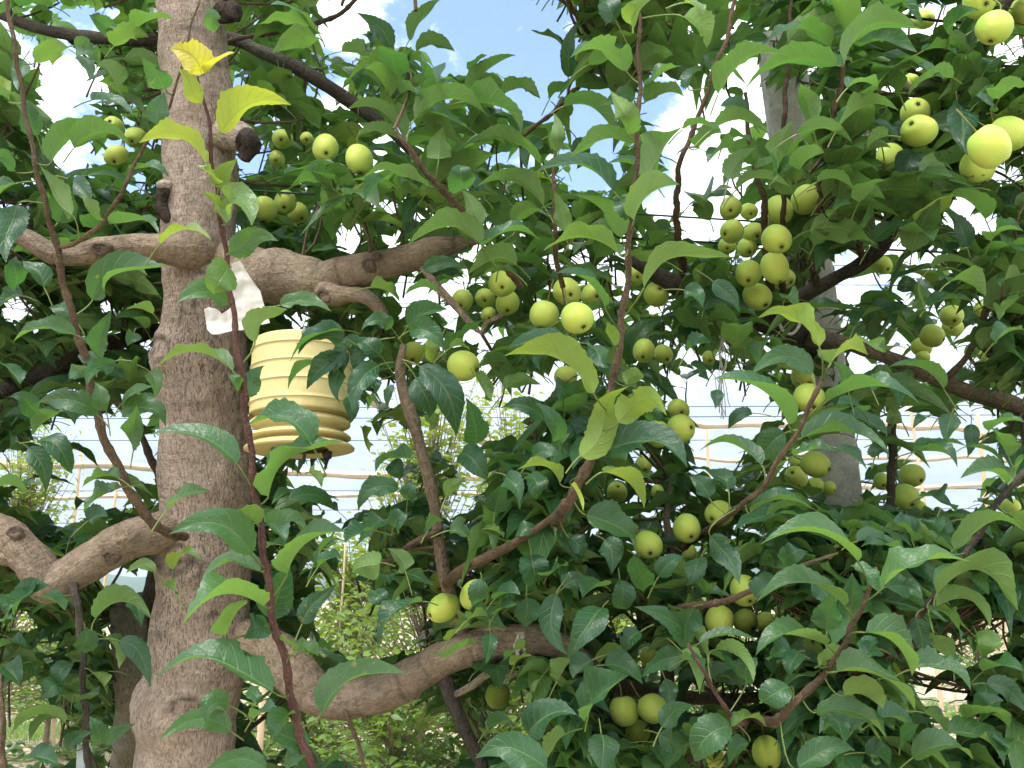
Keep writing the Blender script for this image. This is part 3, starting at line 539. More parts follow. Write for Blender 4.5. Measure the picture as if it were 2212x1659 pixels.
# ------------------------------------------------------------ apples: picture x, y, radius, calyx offset right / down, label
APPLES = [
 (245,277,24,.1,-.3,'dim green apple with its calyx up, highest of three shaded apples beside the trunk'),
 (291,297,23,.1,.5,'dim green apple touching the trunk edge, rearmost of three shaded apples'),
 (252,338,26,.1,.6,'shaded apple half covered by a long arched leaf, lowest of three beside the trunk'),
 (610,300,22,.1,.3,'pale apple above a wide drooping leaf, next to the black cut stub'),
 (703,320,29,.2,.5,'pale apple cut off on one side by a hanging leaf, above the green wire'),
 (663,300,15,.1,.3,'small hidden apple peeping out between two pale apples above the green wire'),
 (598,342,17,.1,.4,'small pale apple almost hidden in leaves just beside the trunk stub'),
 (571,453,27,0,.75,'egg-shaped shaded apple hanging under the green wire beside the trunk'),
 (616,437,25,.1,.5,'shaded apple crossed by the green wire, middle of a trio'),
 (643,460,23,.5,.6,'darker apple hanging under the green wire, outermost of a trio from the trunk'),
 (776,345,30,.1,.75,'single round apple hanging free among leaves above the green wire'),
 (2148,60,37,-.3,.8,'large blushed yellow apple hanging alone near the top corner'),
 (2116,2,36,0,.5,'green apple cut by the top of the picture above the blushed apple'),
 (2208,28,30,.4,.5,'pale apple cut by the picture edge beside the blushed yellow apple'),
 (1996,42,22,.1,.3,'small yellowish apple hidden behind an arched leaf near the top'),
 (1977,245,32,-.2,-.3,'yellow-green apple behind and above its twin on the dark forked limb'),
 (1985,282,36,-.72,-.3,'big yellow-green apple with its calyx turned outward on the dark forked limb'),
 (1921,343,31,-.6,.6,'yellow apple half hidden behind a dark hanging leaf on the forked limb'),
 (2138,317,41,.5,.7,'largest dull green apple, front one of three near the picture edge'),
 (2178,290,37,.6,.5,'dull green apple behind the largest one, cut by its shoulder'),
 (2112,360,35,.2,.8,'yellowish apple under the largest dull green apple'),
 (1971,173,17,.2,.3,'small pale apple deep in leaves above the forked limb'),
 (1951,182,15,-.1,.3,'smallest pale apple tucked behind a leaf above the forked limb'),
 (1684,453,30,.05,.45,'round apple with its calyx facing out, top of the dense hanging cluster'),
 (1741,430,30,.55,-.35,'apple with its calyx turned up, sticking out sideways at the top of the dense cluster'),
 (1578,450,25,-.2,.3,'leaf-shaded apple hanging apart at the upper outer side of the dense cluster'),
 (1581,500,27,-.75,.3,'round apple with its calyx sideways in the dense cluster'),
 (1618,457,19,0,.4,'dark half hidden apple in the upper middle of the dense cluster'),
 (1627,503,23,.1,.4,'apple partly covered by a dark leaf in the middle of the dense cluster'),
 (1678,517,33,.1,.6,'largest apple in the dense cluster, just below the round top one'),
 (1571,531,19,-.2,.4,'small shaded apple under the sideways apple of the dense cluster'),
 (1614,535,22,0,.5,'yellow-green apple deep behind others in the dense cluster'),
 (1617,591,30,-.2,.6,'round apple on the outer side of the lower dense cluster'),
 (1674,578,31,.2,.7,'apple directly below the largest one of the dense cluster'),
 (1636,641,29,.35,.6,'lowest apple of the dense cluster with its dark calyx downward'),
 (1691,601,26,.4,.4,'shaded apple behind the lower part of the dense cluster'),
 (1908,573,20,.2,.5,'small apple behind the forked limb near its bend'),
 (2056,683,24,-.2,.4,'yellow-green apple, upper one of a pair over a sky gap near the picture edge'),
 (2058,706,22,-.5,.1,'apple with open calyx below its twin over a sky gap near the picture edge'),
 (2014,726,25,.7,.3,'yellow apple lit at its side, hanging at the sky gap below a pair'),
 (1991,750,21,.2,.6,'lowest apple hanging over the bright sky gap near the picture edge'),
 (2121,668,16,.2,.6,'small pointed apple beside a grey side twig near the picture edge'),
 (1994,772,16,.3,.5,'dim apple under the lowest one at the bright sky gap'),
 (2125,768,13,0,.3,'tiny dull apple below the grey side twig'),
 (1735,816,25,.2,.4,'shaded apple right behind the petiole fork of a foreground shoot'),
 (1748,860,33,0,.5,'large shaded apple crossed by a foreground shoot in front of the concrete post'),
 (1761,1003,29,.75,.3,'biggest apple of a trio in front of the concrete post, calyx sideways'),
 (1720,1030,24,-.5,-.4,'apple with its calyx turned up beside the concrete post'),
 (1760,1052,21,.2,.4,'half hidden apple, lowest of a trio in front of the concrete post'),
 (1721,1000,15,0,.3,'small apple tucked above the calyx-up one beside the concrete post'),
 (1791,1055,16,.5,.3,'sliver of apple at the foot of the visible concrete post'),
 (1971,1027,26,.3,.3,'upper apple on the dark upright twig'),
 (1958,1073,28,.1,.5,'lower apple on the dark upright twig, half covered by a leaf'),
 (1905,1040,18,-.2,.3,'dark apple on the post side of the upright twig'),
 (1988,1097,14,0,.5,'small dim apple hanging lowest on the upright twig'),
 (1472,925,30,.55,-.1,'bright apple with its calyx sideways next to the sky gap'),
 (1466,885,24,.1,.2,'shaded apple above the bright sideways one next to the sky gap'),
 (1421,938,29,0,.4,'bright apple half covered below by a broad dark leaf, next to the tall shoot'),
 (1553,1110,29,-.6,.2,'yellow sunlit apple lying sideways under the slanting shoot'),
 (1484,1142,30,.1,.35,'round apple with its calyx facing out under the slanting shoot'),
 (2184,1096,19,.2,.5,'pale apple partly cut at the picture edge beside a dark shoot'),
 (1531,773,15,0,.4,'dim little apple under the dark limb beside hanging twine'),
 (1175,680,33,-.2,.75,'large oval pale apple hanging in front of its cluster in the middle of the tree'),
 (1225,630,31,.15,.25,'apple with its calyx turned out above the large oval one'),
 (1247,687,36,.35,.6,'broad apple crossed by a small dark leaf beside the large oval one'),
 (1279,637,25,.3,.2,'shaded apple behind the broad arched leaf of the middle cluster'),
 (1085,613,30,0,.3,'yellow apple capped by a curled leaf in the middle of the tree'),
 (998,650,25,-.1,.5,'apple with shaded underside beside the sky gap near the thick cut limb'),
 (1048,644,22,0,.3,'yellow apple top seen above a long dark arched leaf'),
 (1096,655,27,0,.6,'bright yellow apple wrapped by a long dark arched leaf'),
 (1418,636,27,.1,-.3,'greener apple with open calyx on the far side of the tall shoot'),
 (1372,594,24,.1,.3,'green apple hidden behind a leaf just beside the tall shoot'),
 (893,763,25,0,.6,'yellow apple framed by dark leaves near the trap, inner one of a pair'),
 (929,760,22,.1,.6,'yellow apple framed by dark leaves near the trap, outer one of a pair'),
 (1001,790,33,.8,.25,'single bright round apple turned sideways beside the sky gap'),
 (1391,758,25,-.2,.5,'inner apple of a pair below the tall shoot joint'),
 (1433,765,21,.2,.5,'outer apple of a pair below the tall shoot joint'),
 (1222,815,25,0,.5,'dark green apple in the shade behind a big yellowish leaf'),
 (1391,1003,18,0,.5,'yellow sliver of apple under a broad dark leaf'),
 (1333,1062,22,0,-.5,'small shaded apple below the base of the tall shoot'),
 (1420,1061,14,0,.4,'tiny apple behind leaves below the base of the tall shoot'),
 (1055,680,17,.1,.4,'small greenish apple below the long dark arched leaf'),
 (951,1258,24,0,.4,'small apple above the tilted one over the lower limb'),
 (958,1313,32,-.75,.3,'yellow apple tilted with its dark calyx outward over the lower limb'),
 (1026,1286,34,.65,.2,'apple covered down its middle by a hanging leaf over the lower limb'),
 (1075,1503,28,0,.9,'apple hanging alone on its stalk under the lower limb'),
 (1348,1536,31,.1,.7,'oval apple in the low trio, calyx pointing down'),
 (1410,1531,32,.5,.3,'apple in the low trio half shaded by a dark leaf'),
 (1377,1583,28,.1,.5,'bottom apple of the low trio'),
 (1400,1178,31,0,.35,'apple with calyx in front partly behind a dark leaf under the middle limb'),
 (1365,1146,17,0,.4,'small apple peeping over a leaf under the middle limb'),
 (1400,1420,19,0,.5,'small yellow apple hidden among dark leaves over the low trio'),
 (1442,1453,16,0,.5,'tiny yellow-green apple between leaves over the low trio'),
 (745,1516,19,0,.5,'small green apple against the lower limb near the trunk'),
 (1554,1341,31,-.35,.6,'round apple with small calyx under the horizontal twig'),
 (1611,1343,28,.4,.4,'yellow apple half covered by a dark leaf under the horizontal twig'),
 (1654,1343,20,0,.4,'darker apple at the outer end of a trio under the horizontal twig'),
 (1608,1276,32,.1,.4,'yellow apple crossed by the horizontal twig'),
 (1487,1196,20,0,.5,'dim apple under the calyx-front one in the middle limb shade'),
 (1688,1320,14,0,.5,'tiny apple in deep shade beyond the horizontal twig'),
 (1657,1626,32,-.05,.55,'bright yellow apple with dark calyx slit at the bottom of the picture'),
 (1545,1640,20,-.3,.5,'yellow apple mostly hidden behind a dark leaf at the bottom'),
 (1804,1183,15,0,.4,'small green apple behind folded leaves at the end of the horizontal twig'),
]
AP = np.array([(u, v, r, float(np.clip(0.0228 * FPX / r, 1.04, 1.9)) + ((k * 37) % 11 - 5) * 0.004) for k, (u, v, r, dx, dy, lab) in enumerate(APPLES)])
FREE = np.array([not any(w in a[5] for w in ('half', 'hidden', 'cover', 'behind', 'crossed', 'wrapped', 'cut', 'sliver', 'shade', 'deep', 'peep', 'tucked', 'leaf,', 'leaves')) or 'cluster' in a[5] for a in APPLES])

# ------------------------------------------------------------ the leaves that show best, each built on its own shoot
# per block: offset of the block, usual distance; rows: stalk end x y, tip x y, arch, width, roll, young, tone, distance, where the stalk joins the shoot x y
K3 = 1 / 2.998
LEAVES = {
 (0, 0, 1.12): [
  (1310,485,1095,305,.3,230,28,1,.9,.8),(1330,475,1520,340,.12,90,85,.95,.6,.8),(1310,655,1185,450,-.1,130,158,.62,.7,.8),
  (1430,855,1885,680,.34,190,120,.66,.7,.8,1412,930),(1325,1050,900,925,.36,190,112,.6,.6,.8,1392,1215),(1400,1190,1265,1070,.15,90,60,.35,.6,.8),
  (1410,1215,1510,1040,.1,135,20,.35,.6,.8),(1470,1425,1365,1240,0,125,30,.34,.4,.8),(1440,1290,1655,1400,.3,200,15,.2,.7,.79),(1040,1580,1372,1560,.4,95,80,.4,.5,.9),
  (1490,1640,1760,1530,.2,170,15,.08,.5,.81),(330,1050,640,790,.28,150,115,0,.5),(480,960,850,965,.45,170,112,0,.5),(465,1390,255,1065,-.12,150,140,.05,.5,1.12,470,1500),
  (375,1440,440,1180,0,190,5,0,.35,1.17),(100,1190,-45,1340,.2,150,60,0,.4),(80,655,10,500,0,140,150,.35,.6),(105,1310,30,1650,.05,190,5,0,0,1.12),
  (840,1110,1095,1150,.3,100,60,0,.5),(640,1430,530,1250,-.2,130,120,.05,.5),(720,1450,1030,1520,.3,130,60,0,.5),(1015,800,1065,600,.1,145,3,0,.6,1.05,1015,860),
  (1065,580,945,420,.1,175,5,0,.4,1.04),(1385,50,1368,250,.05,115,5,.05,.5,1.0),(470,300,665,400,.2,140,20,.05,.6),(230,395,455,300,.2,150,150,.1,.6),(510,350,600,495,.1,110,20,0,.4),
  (590,650,860,740,.2,110,60,0,.25),(450,1160,580,1290,.1,140,5,0,.3,1.2),(100,1100,-40,980,.15,140,30,0,.5),(230,880,160,640,0,150,10,0,.3,1.25),(150,740,-60,600,.2,130,100,0,.4),
  (160,380,90,560,0,110,20,0,.2,1.2),(760,560,620,420,.2,140,120,0,.4,1.3),(740,300,960,240,.25,140,110,.1,.7,1.3),(870,200,1130,130,.25,140,60,.05,.5,1.3),(700,200,590,100,.1,130,20,0,.4,1.4)],
 (737.8, 0, 1.25): [
  (478,770,960,765,.42,170,110,0,.4,1.15,440,900),(800,660,1162,865,.32,200,100,0,.35,1.15),(405,900,30,712,.36,150,115,0,.5),(380,905,95,885,.25,110,120,0,.4),
  (630,1045,635,840,0,170,172,.03,.6,1.15,620,1180),(782,1240,765,1035,0,190,5,0,.45,1.14,775,1340),(1290,1065,805,932,.3,165,105,0,.5,1.14),(1395,965,1405,780,0,120,172,.03,.6,1.16,1390,1010),
  (1305,1330,868,1212,.34,170,110,0,.5,1.15),(1905,930,1478,1022,.25,140,112,0,.5,.98),(1765,1240,1262,1112,.34,170,62,0,.4,1.0,1860,1400),(1870,845,1800,635,0,190,160,.05,.6,.95,1900,920),
  (1900,630,1690,650,.1,130,20,0,.6,.97),(1848,465,1480,375,.4,175,110,0,.6,.97,1910,590),(1462,505,1505,120,.05,110,25,0,.35,1.3),(1430,300,1222,193,.1,80,80,0,.4,1.32),
  (438,262,642,-5,.1,115,118,0,.3,1.35),(320,312,130,105,.22,125,20,0,.25,1.35),(485,335,735,332,.3,115,108,0,.4,1.35),(800,570,1132,357,.1,115,118,0,.4,1.3),(840,450,946,355,.1,75,110,0,.4,1.32),
  (0,335,240,440,.25,125,110,0,.4,1.35),(1048,612,1288,640,.36,120,115,0,.6,1.3),(1440,690,1785,885,.33,175,72,0,.1,1.2),(1965,600,2215,425,.2,185,60,.02,.5,.97,1945,650),(1965,665,2220,625,.25,150,100,0,.6,.97),
  (1990,1140,1715,1062,.25,95,60,0,.2,1.1),(1895,1425,2190,1195,.3,220,130,.1,.5,.93,1855,1500),(1880,1415,1765,1250,.1,180,20,0,.5,.96),(1812,1540,1490,1260,.2,160,110,0,.45,1.05),
  (905,1590,428,1590,.4,165,110,.03,.5,1.12),(915,1600,1292,1560,.36,140,58,0,.4,1.12),(1800,1650,1308,1625,.32,200,112,.12,.5,.93,1850,1640),(545,1190,395,1445,.1,130,18,0,.1,1.25),
  (1085,1490,1325,1295,.2,160,150,.05,.5,1.2),(570,1205,120,1165,.25,105,110,0,.6,1.14,640,1290),(905,1455,800,1240,0,130,160,.03,.6,1.15),(1450,1490,1400,1260,0,120,168,.03,.6,1.15),
  (1985,1155,2212,820,.1,230,122,0,.5,.97),(180,300,230,170,.1,110,20,0,.3,1.4),(130,600,20,400,.2,130,30,0,.4,1.45),(620,650,430,520,.25,130,110,0,.4,1.4),(330,640,420,470,.1,120,20,0,.3,1.4),
  (1300,900,1180,1080,.2,120,30,0,.3,1.35),(1520,900,1560,1080,.15,130,20,0,.2,1.3),(250,560,130,480,.2,110,100,0,.4,1.4),(1860,180,1960,-40,.0,160,30,.25,.7,.92),(1780,130,1640,-20,.2,170,20,0,.4,1.15),(1690,130,1510,95,.2,80,80,0,.3,1.3),
  (1600,420,1880,440,.25,120,90,0,.35,1.2),(1350,640,1480,560,.2,110,110,0,.4,1.35),(210,1530,260,1330,0,130,20,0,.3,1.4),(120,1470,180,1300,0,120,160,0,.4,1.45)],
 (1474.4, 0, 1.1): [
  (232,610,660,345,.3,180,118,0,.55,1.03),(1000,425,395,592,.3,180,113,0,.45,1.05,1035,420),(955,300,545,275,.4,155,70,0,.5,1.15),(1050,400,1555,190,.42,200,120,0,.55,1.05,1030,440),
  (5,110,155,310,.2,160,120,.1,.6,.95),(10,20,135,100,.2,140,60,.3,.7,.9),(850,805,765,515,0,160,150,0,.5,1.05),(1000,840,1405,720,.36,170,100,0,.55,1.04),(740,870,1100,925,.3,95,110,0,.5,1.03),
  (575,1130,700,830,.15,200,150,0,.55,1.03,560,1200),(180,850,560,872,.36,130,112,0,.5,1.05),(0,840,260,850,.25,100,70,0,.5,1.0),(1150,1000,750,1240,.15,190,120,0,.5,1.06),(352,1225,705,1215,.3,90,110,0,.55,1.07),
  (300,1160,440,950,.1,150,152,0,.5,1.06),(1145,1310,1315,1170,.2,130,130,0,.5,1.08),(1525,955,1395,1225,.05,180,5,0,.05,1.18),(1800,650,1810,965,.05,195,12,0,.15,1.25),(1190,75,1560,170,.38,120,62,0,.4,1.15),
  (1750,505,1465,625,.32,120,110,0,.5,1.15),(1345,485,1600,470,.36,100,110,.03,.6,1.15),(1070,570,1275,580,.35,110,62,0,.9,1.03),(2050,640,2230,560,.25,150,110,0,.5,1.1),(1735,205,1930,65,.2,110,62,0,.4,1.2),
  (870,1180,1130,1245,.3,120,70,0,.5,1.1),(960,1395,1100,1320,.2,95,60,0,.1,1.12),(250,450,130,360,.2,140,20,0,.4,1.15),(30,560,120,420,.1,150,30,0,.4,1.15),(420,760,240,690,.2,130,40,0,.3,1.12),
  (400,260,330,420,.1,120,20,0,.6,1.2),(330,960,160,1060,.25,130,70,0,.4,1.1),(620,1130,760,1020,.15,110,30,0,.4,1.15),(1330,880,1200,960,.2,110,110,0,.6,1.1),(1400,600,1260,500,.2,130,120,0,.5,1.15),
  (1960,1420,1700,1280,.3,150,100,0,.45,1.2),(2190,1400,1960,1180,.15,180,30,0,.4,1.15),(1850,1600,1730,1360,.1,150,20,0,.3,1.2),(2000,1560,2212,1500,.3,130,60,0,.6,1.1),(900,30,1080,40,.25,110,60,0,.3,1.25),
  (1480,900,1320,800,.2,110,30,0,.4,1.3),(760,1100,920,990,.2,150,120,0,.5,1.05),(100,960,260,860,.2,130,120,0,.4,1.1),(1620,1220,1500,1060,.1,140,15,0,.3,1.25),(1240,1560,1460,1440,.2,120,20,0,.3,1.2),
  (2020,700,1890,560,.2,150,20,0,.55,1.15),(1950,460,2100,350,.2,140,30,0,.4,1.2),(1560,330,1780,360,.25,120,70,0,.3,1.25)],
 (0, 553, 1.12): [
  (2230,540,1930,640,.3,150,45,0,.15,1.14),(2225,560,2080,800,-.1,140,30,0,.1,1.16),(2225,700,2150,900,.1,110,15,0,.15,1.17),
  (600,285,1095,68,.25,180,48,.03,.5,1.08,500,375),(1480,312,1142,300,.36,140,40,.06,.6,.83),(1490,60,1380,265,.1,230,0,.16,.6,.81),(1652,560,1862,345,.3,135,120,.16,.5,.82,1590,700),
  (1505,745,1012,720,.36,120,98,.16,.6,.82,1560,790),(1605,910,1690,700,.1,130,8,.03,.5,.83),(1555,865,1478,740,.1,85,10,.05,.6,.83),(1535,1345,962,1160,.25,160,58,.03,.6,.82,1620,1520),
  (2010,1205,1595,1105,.4,200,38,.02,.75,.8),(1740,1555,2225,1205,.3,235,80,.03,.55,.83,1735,1600),(2225,480,1880,685,.25,140,58,0,.3,1.15),(2040,690,1865,865,.2,95,98,0,.3,1.15),(2215,620,1985,865,.1,125,38,0,.3,1.15),
  (670,1005,635,810,0,125,0,.06,.5),(770,950,950,818,.1,115,18,.05,.5),(635,1010,178,1012,.3,170,20,.03,.5),(770,1000,1115,1095,.3,170,28,.05,.55),(840,1245,900,1030,.1,180,18,.06,.5),
  (490,510,78,562,.25,115,40,.05,.5),(625,655,685,398,.05,155,8,.0,.4),(740,690,550,785,.15,135,20,0,.2,1.05),(560,735,390,795,.15,105,20,0,.5,1.06),(770,1442,528,1500,.25,115,100,.06,.5),(790,1500,540,1665,.15,145,58,0,.4,1.15),
  (1082,1645,1352,1522,.2,125,48,.08,.6,1.05),(215,1160,512,1432,.2,165,18,0,.1,1.2),(180,1240,330,1485,.1,145,18,0,.1,1.25),(990,375,810,350,.2,85,118,.1,.6,1.2),(870,490,830,570,0,115,2,0,.3,1.2),
  (1812,320,2145,360,.2,105,40,.08,.7,1.0,1700,330),(1890,1545,2195,1650,.25,140,30,0,.2,1.2),(300,180,130,20,.1,160,30,0,.4,1.2),(110,200,90,0,.0,150,10,0,.1,1.2),(460,380,300,300,.15,130,20,0,.3,1.25),(20,700,130,830,.1,120,60,0,.2,1.3),
  (520,620,700,760,.1,110,20,0,.3,1.2),(380,1010,210,1150,.1,150,110,0,.4,1.3),(960,740,1030,880,.1,110,20,.1,.5,1.2),(250,1010,90,900,.1,150,20,0,.2,1.25),(400,900,500,1060,.1,120,30,0,.4,1.25),(-20,1500,170,1530,.25,110,100,0,.4,1.2),
  (2000,1400,2080,1500,.1,90,100,.1,.5,1.2),(150,260,0,330,.2,120,40,0,.3,1.2),(900,880,1000,960,.2,90,30,0,.3,1.25)],
 (737.8, 553, 1.15): [
  (60,600,-10,800,.15,110,30,0,.2,1.18),(150,560,-60,700,.2,110,50,0,.25,1.17),(80,640,120,800,.1,110,20,0,.15,1.16),(40,900,60,1080,.15,110,20,0,.05,1.25),(330,830,290,960,.1,70,20,0,.1,1.2),(250,800,190,900,.1,90,20,0,.1,1.22),
  (1632,890,1048,648,.3,240,132,.34,.4,.93,1690,1020),(1450,610,1080,600,.2,150,40,0,.3,1.05),(1530,1330,1755,725,-.16,210,170,.32,.75,.95),(1790,1060,2165,990,.42,220,150,.34,.6,.94,1705,1168),(1830,830,1990,755,.2,115,160,.12,.8,.97),
  (1705,330,1390,110,.3,205,58,0,.4,.94,1785,470),(1820,705,2055,365,.1,180,18,.03,.55,.97),(1775,570,1705,415,.1,90,150,.25,.6,.95),(1720,285,1488,432,.15,115,18,0,.1,1.1),(500,700,760,1200,.22,210,14,0,.03,1.1),
  (470,780,590,1065,.1,180,2,0,.05,1.12),(250,700,72,985,.25,160,18,0,.15,1.12),(880,1225,850,950,0,180,3,0,.25),(1315,1065,1018,945,.2,140,28,0,.2),(1018,885,1290,790,.15,150,150,.03,.4),(870,780,975,935,-.1,140,120,0,.3),
  (1165,300,735,500,.36,130,58,0,.2,1.1),(520,90,775,75,.25,110,18,0,.5),(1135,60,815,125,.32,140,110,.05,.6),(1130,120,908,130,.25,75,110,.06,.6),(610,235,408,250,.3,80,110,0,.5),(185,205,375,295,.2,140,98,.12,.5,1.2),
  (425,485,665,580,.3,180,18,0,.5,1.1),(330,470,125,435,.3,115,30,0,.45),(430,455,685,345,.2,140,40,.02,.5),(250,645,75,520,.1,145,18,0,.4),(1425,1215,1330,945,.05,140,8,0,.3,1.05),
  (1740,1250,2240,1370,.35,210,48,0,.2,.98),(1700,1400,1960,1635,.25,160,122,.34,.5,.92,1580,1480),(1412,1470,1135,1385,.4,130,98,.3,.4,1.0),(1485,1480,1565,1655,.1,65,120,.62,.8,.95),(375,1500,78,1645,.36,150,28,0,.4),
  (450,1310,220,1405,.32,140,110,.03,.4),(990,1665,1055,1490,.1,160,8,0,.4),(760,1260,950,1440,.1,190,2,0,.1),(1230,1310,1420,1260,.2,130,18,0,.5,1.05),(130,1115,185,1275,-.1,90,120,.4,.6,1.35),
  (1960,205,2530,10,.3,200,120,.12,.5,.93,1855,385),(1240,60,1150,180,.1,130,18,0,.4),(2160,720,2060,560,.1,120,20,.1,.4,1.05),(200,560,60,700,.15,150,20,0,.3),(640,540,600,700,.1,110,120,.3,.6,1.12),(700,600,830,610,.3,70,110,.1,.6,1.1),
  (1050,1420,1170,1560,.1,150,20,0,.3,1.05),(1210,1400,1300,1600,.1,140,15,0,.2,1.05),(660,1560,780,1440,.1,130,150,.1,.5,1.1),(1330,560,1250,720,.1,120,20,0,.1,1.15),(1600,560,1700,720,.1,160,10,0,.2,1.12),(1860,1240,1640,1260,.2,150,140,.12,.4,1.05),
  (2000,1080,2080,940,.1,120,10,0,.2,1.15),(1450,930,1400,800,.1,140,20,0,.15,1.2),(560,1010,600,1130,.1,110,150,0,.3,1.2),(420,1600,480,1440,.1,120,20,0,.3,1.15),(300,1340,400,1440,.1,130,30,0,.25,1.2)],
 (1474.4, 553, 1.1): [
  (885,590,486,400,.36,160,100,.34,.6,.86,905,780),(960,695,1200,640,.4,190,122,.34,.6,.86,915,800),(835,750,468,705,.36,170,28,.03,.7,.88,830,850),(685,1095,188,800,.3,235,60,.0,.4,.87,725,1150),(930,945,1535,955,.28,160,78,0,.4,.88,830,1070),
  (455,1010,275,1125,.2,100,18,0,.15),(770,1180,1335,1275,.25,190,68,.02,.45,.9,740,1200),(512,1355,105,1265,.36,140,88,.02,.4,.92,550,1440),(660,1150,480,1340,.1,190,2,0,.5,.97),(720,1295,1000,1275,.2,120,58,0,.5,.95),
  (1000,1245,1195,1385,.12,100,58,0,.25),(600,1500,872,1645,.3,200,112,.05,.5,.93),(440,1665,845,1640,.3,160,58,0,.3,.95),(220,860,222,975,0,90,18,0,.15),(1690,860,1335,720,.3,160,78,0,.4,1.1,1780,1000),(1870,1080,1880,1275,0,100,18,0,.1,1.2),
  (1505,1265,1860,1240,.2,95,98,0,.4),(1520,1265,1780,1370,.3,130,58,0,.2),(1840,1235,2085,1395,.3,80,98,0,.15),(2095,1460,1798,1442,.3,135,58,.06,.6,1.0),(2130,1485,2230,1290,.1,150,120,.03,.5,1.0),(1985,1135,2220,1080,.25,130,78,0,.5,1.05),
  (1730,170,1965,260,.36,140,118,0,.95,1.1),(1610,80,1905,80,.25,85,98,0,.5,1.15),(1780,440,1980,400,.2,120,28,0,.3,1.15),(1480,490,1690,430,.2,100,18,0,.6,1.1),(1590,330,1890,300,.2,100,60,0,.4,1.15),(1180,1665,1200,1535,0,210,2,0,.6,1.0),
  (1590,1030,1500,1090,.1,80,30,0,.2),(1080,1045,1330,1160,.15,110,40,0,.2),(1745,1020,1700,1180,0,140,2,0,.45,1.15),(10,220,135,300,.15,140,18,0,.3),(205,165,355,325,.1,120,8,0,.15),(1160,560,1320,620,.2,110,40,.2,.6,1.0),
  (1080,880,1000,690,.1,130,20,0,.5,1.05),(1240,860,1120,800,.2,120,30,0,.5,1.1),(700,420,1180,360,.2,130,60,0,.3,1.3),(1220,330,1400,420,.2,140,30,0,.4,1.3),(1120,450,1320,340,.2,130,60,0,.4,1.25),(1380,180,1560,260,.2,120,30,0,.2,1.3),
  (2020,560,2212,480,.2,130,60,0,.5,1.1),(2180,270,2050,420,.1,150,130,0,.55,1.1),(2190,120,2060,200,.2,120,110,0,.5,1.15),(1560,1560,1770,1660,.25,140,60,0,.3,1.15),(1180,1450,1330,1500,.2,140,40,0,.2,1.2),(1240,1300,1320,1200,.1,120,10,0,.2,1.2),
  (1160,1000,1000,960,.2,130,60,0,.3,1.1),(60,700,160,800,.1,100,20,0,.2,1.2),(30,620,190,560,.2,110,60,0,.3,1.2),(180,1560,60,1420,.1,160,20,0,.3,1.1),(300,1500,180,1380,.1,150,30,0,.3,1.1),(2110,1300,2000,1120,.1,130,120,0,.6,1.1)],
 (0, 1106, 1.25): [
  (1640,275,1112,112,.36,240,28,.03,.6,.81,1690,400),(1665,85,1478,5,.1,140,130,.2,.5,.83),(1725,85,1990,125,.3,130,60,.06,.4,.84),(1862,400,2235,125,.3,250,80,.06,.5,.83,1790,590),(1705,610,1188,730,.4,240,84,.05,.7,.81,1755,740),
  (1685,385,1305,455,.4,140,94,.06,.5,.83),(1765,1165,1008,1085,.34,240,54,.02,.55,.81,1885,1310),(1490,1250,1312,1345,.45,180,28,.06,.5,.85),(1495,1405,1078,1402,.25,160,28,.06,.55,.84,1580,1480),(1922,905,2062,935,.2,120,58,.1,.7,.83,1905,1040),
  (1915,905,1785,825,.2,85,120,.15,.6,.83),(2082,1300,2635,1052,.3,265,70,.07,.5,.82,2010,1490),(1120,375,1305,312,.62,100,88,.32,.5,1.25),(1005,382,818,372,.3,90,30,.25,.5,1.25),(1130,525,1035,465,.1,100,130,.1,.5,1.2),
  (1875,1300,1755,1495,.1,140,38,0,.55,.86),(1990,1560,1745,1400,.1,190,18,0,.5,.87),(1720,1660,1345,1655,.25,140,28,.03,.5,.88),(1830,1665,2065,1500,.15,150,28,.02,.5,.88),(620,690,980,690,.48,170,110,0,.35,1.2,590,770),(780,830,975,1065,.2,140,18,0,.1,1.22),
  (680,812,770,1015,.2,120,120,.05,.3),(560,770,530,962,0,150,2,0,.35,1.22),(-20,885,182,885,.3,100,68,0,.2),(0,1000,135,1125,.15,130,40,0,.2),(425,1370,72,1440,.4,140,110,.05,.4,1.22),(425,1340,188,1492,.36,100,98,.03,.3),
  (655,1525,600,1310,.05,120,18,0,.3),(200,510,40,700,.15,140,40,0,.1),(430,1100,240,1210,.1,140,18,0,.3),(1745,745,1548,795,.15,180,18,0,.3,.86),(1460,800,1600,570,.1,190,130,.1,.5,.84),(1740,690,1860,380,.0,230,8,0,.25,.87,1770,740),
  (1945,725,2135,495,.1,150,18,0,.25,1.05),(570,60,700,30,.2,120,40,0,.3,1.4),(450,170,500,100,.1,120,20,0,.2,1.4),(110,620,330,480,.2,140,40,0,.1),(460,960,330,1150,.1,140,30,0,.2),(600,1040,690,1180,.1,140,120,.1,.5),(420,1560,540,1420,.1,140,20,0,.15),
  (640,1180,520,1300,.2,130,100,0,.4),(700,1500,820,1380,.1,120,20,.05,.4),(160,1600,380,1640,.2,140,40,0,.15),(260,560,420,640,.2,120,60,0,.2),(-20,720,120,700,.2,110,60,0,.2),(840,560,920,700,.1,130,20,0,.2),(1640,1340,1820,1320,.3,110,60,0,.2,1.0),(1600,1140,1690,1240,.1,100,30,0,.2,1.05),
  (1690,60,1850,200,.2,140,40,0,.2,1.0),(2060,360,2215,290,.2,110,60,0,.3,1.05),(1740,220,1900,260,.2,110,60,0,.2,1.0)],
 (737.8, 1106, 1.1): [
